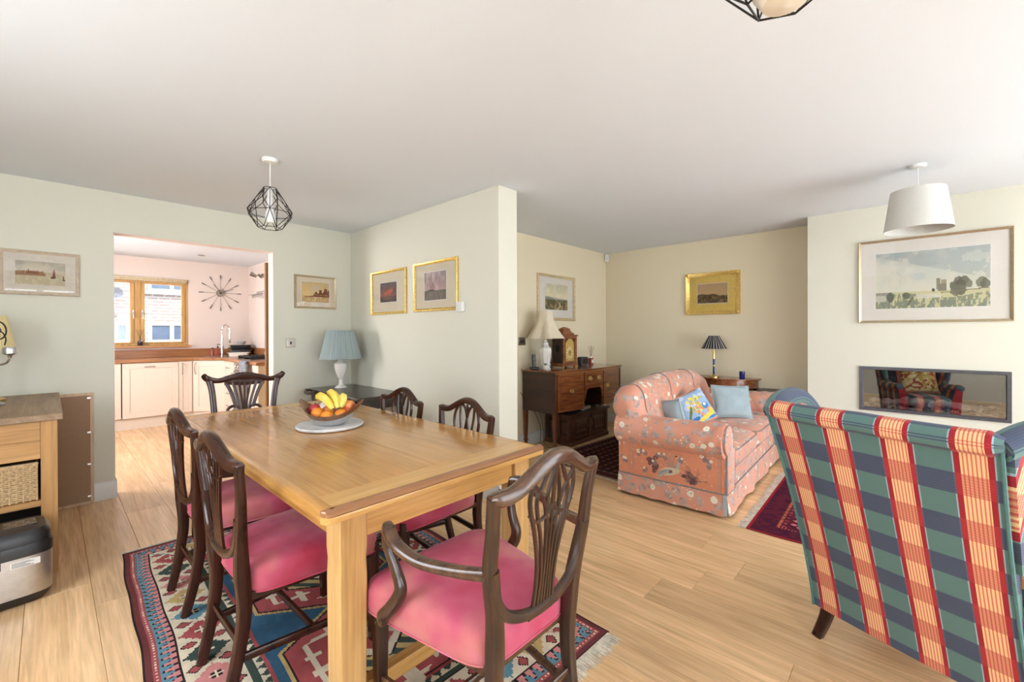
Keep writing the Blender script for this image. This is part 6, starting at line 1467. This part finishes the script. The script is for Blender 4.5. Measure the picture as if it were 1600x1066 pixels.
# ---------------------------------------------------------------- plaid wing chair (seen from behind)
t = thing('wing_chair', 'teal and red plaid wing chair seen from behind, right foreground', 'armchair', (2.076, .019, 0), R(-111.6))
ZB, ZT = .145, .985
def yb(z): f = max(0, (z-ZB)/(1.0-ZB)); return -.285*f**1.18
def hwid(z): f = (z-ZB)/(ZT-ZB); return .300+.018*f-.010*math.sin(PI*f)
UVX, UVZ = 2.0, 2.0
nzz, nxx = 24, 24
mb = MB(); uv = []
# rear sheet, slightly crowned, wrapping to front sheet
for j in range(nzz+1):
    z = ZB+(ZT-ZB)*j/nzz; hw_ = hwid(z)
    for i in range(nxx+1):
        x = -hw_+2*hw_*i/nxx; cr_ = .018*(1-(x/hw_)**2)*math.sin(PI*j/nzz*.9+.15)+.006*(1-(x/hw_)**4)
        zz_ = z - (.0 if j else .012*(1-(x/hw_)**2)*-1)
        mb.v.append((x, yb(z)-cr_, z)); uv.append((x*.318/hw_+.318-.030, (ZT-z)*1.05))
N = nxx+1
mb.f = [(j*N+i, j*N+i+1, (j+1)*N+i+1, (j+1)*N+i) for j in range(nzz) for i in range(nxx)]
b0 = len(mb.v)
for j in range(nzz+1):
    z = ZB+(ZT-ZB)*j/nzz; hw_ = hwid(z)-.01
    for i in range(nxx+1):
        x = -hw_+2*hw_*i/nxx; mb.v.append((x, yb(z)+.12, z)); uv.append((x+.3, (ZT-z)))
mb.f += [(b0+j*N+i, b0+(j+1)*N+i, b0+(j+1)*N+i+1, b0+j*N+i+1) for j in range(nzz) for i in range(nxx)]
for j in range(nzz):
    for i in (0, nxx): a, b_ = j*N+i, (j+1)*N+i; mb.f.append((a, b_, b0+b_, b0+a) if i == 0 else (b_, a, b0+a, b0+b_))
for i in range(nxx):
    for j in (0, nzz): a, b_ = j*N+i, j*N+i+1; mb.f.append((b_, a, b0+a, b0+b_) if j == 0 else (a, b_, b0+b_, b0+a))
mb.uv = [(a, b_+.148*.30) for a, b_ in uv]
obj('back', mb, M['plaid'], t, smooth=50)
def roll(path, r, u_of, name, par, seg=14, v0=0, along_u=False):
    mb = MB().tube(path, r, seg, n=(.0,.0,1)); uvs = []; L = 0
    for i, p in enumerate(path):
        if i: L += (Vector(p)-Vector(path[i-1])).length
        for k in range(seg): uvs.append((u_of(p, L), v0+k/seg*.30) if not along_u else (v0+k/seg*.25, L))
    mb.uv = uvs; return obj(name, mb, M['plaid'], par, smooth=60)
tp = [(x, yb(ZT)+.014-.012*(1-(x/.33)**2), ZT+.004-.010*abs(math.sin(x*9))*.3) for x in [-.322+.644*i/24 for i in range(25)]]
rr_ = [.020]+[.036]*23+[.020]
o = roll(tp, rr_, lambda p, L: p[0]+.318-.030, 'top_roll', t, v0=.148*.76)
M['teal'] = plain('plain_teal_piping', s2l((84,122,120)), .85)
for s in (-1, 1): obj('piping', MB().tube([(s*(hwid(z)+.001), yb(z)-.002, z) for z in [ZB+(ZT-ZB)*k/20 for k in range(21)]], .005, 6), M['teal'], t)

for s in (-1, 1):
    W = cr([(s*.305, yb(ZT)+.02, .975), (s*.335, -.17, 1.005), (s*.360, -.04, 1.010), (s*.365, .05, .975), (s*.355, .12, .88), (s*.335, .15, .76), (s*.315, .17, .64)], 5)
    n_ = len(W); rs = []; uvs = []; L = 0
    for i, p in enumerate(W):
        if i: L += (p-W[i-1]).length
        q = Vector((s*(.292), min(p.y, .14) if 0 else yb(.60)+.03+(p.y-yb(ZT)-.02)*.80, .60)); ring = []
        for k in range(5): m_ = p.lerp(q, k/4); ring.append((m_.x+s*(.030-.012*k/4), m_.y, m_.z)); uvs.append((m_.y+.4, 1-m_.z))
        for k in range(4, -1, -1): m_ = p.lerp(q, k/4); ring.append((m_.x-s*.03, m_.y, m_.z)); uvs.append((m_.y+.4, 1-m_.z))
        rs.append(ring)
    mb = MB().rings(rs); mb.uv = uvs; wg = obj('wing', mb, M['plaid'], t, smooth=60)
    roll([tuple(p) for p in W], [.036+.006*math.sin(PI*i/(n_-1)) for i in range(n_)], lambda p, L: .163*.70+.02*math.sin(L*9), 'wing_roll', wg, v0=.6, along_u=False)
    # arm: panel and roll
    A = [(s*(.300+.005*math.sin(i*.5)), -.045+.575*i/12, .575-.02*math.sin(PI*i/12)) for i in range(13)]
    ap = MB(); rs = []; uvs = []
    for p in A:
        o4 = [(s*.318, p[1], p[2]), (s*.304, p[1], .40), (s*.292, p[1], ZB+.01), (s*.215, p[1], ZB+.01), (s*.215, p[1], .40), (s*.25, p[1], p[2])]; yy_ = [max(p[1], yb(q_[2])+.03) for q_ in o4]; o4 = [(q_[0], y__, q_[2]) for q_, y__ in zip(o4, yy_)]; rs.append(o4); uvs += [(p[1]+.5, 1-q_[2]) for q_ in o4]
    ap.rings(rs); ap.uv = uvs; am = obj('arm', ap, M['plaid'], t, smooth=50)
    roll(A, [.035]+[.050]*11+[.035], lambda p, L: L+.05, 'arm_roll', am, v0=.3)
    for y0, nm in ((.06, 1), (.50, 0)):
        lg = [(s*.272, y0+.01 if nm else y0, ZB+.04), (s*.282, y0-.005 if nm else y0+.01, .09), (s*(.302 if nm else .29), y0-.035 if nm else y0+.02, 0)]
        obj('leg', MB().sweep(cr(lg, 3), [.05, .042, .036], [.05, .042, .036], (0, 1, 0), 8, .4), M['mahog'], t)
def boxuv(x0, x1, y0, y1, z0, z1):
    m_ = bx(x0, x1, y0, y1, z0, z1); m_.uv = [(v[0]+1, v[1]+1-v[2]) for v in m_.v]; return m_
obj('seat_base', boxuv(-.213, .213, .10, .55, ZB, .32), M['plaid'], t, bevel=.01)
sc2 = MB().rings([sq(.20, .22, .322, 0, .34, .25), sq(.212, .235, .35, 0, .34, .25), sq(.212, .235, .43, 0, .34, .25), sq(.19, .20, .465, 0, .34, .3), sq(.01, .01, .475, 0, .34, .5)]); sc2.uv = [(v[0]+1, v[1]+1-v[2]) for v in sc2.v]
obj('seat_cushion', sc2, M['plaid'], t, smooth=60)
cy_ = Canvas(50, 50, (190,166,80)); cy_.put(fbm(50, 50, 6, 4, 3) > .5, (224,206,150)); cy_.put(fbm(50, 50, 8, 6, 3) > .6, (170,70,50))
pc = pillow('cushion', 'yellow patterned cushion on the plaid chair seat, seen in the fire glass', 'cushion', (2.33, -.09, .478), (R(-24), 0, R(-111.6)+PI), .40, .36, .12, M['cushion_back'], cy_)
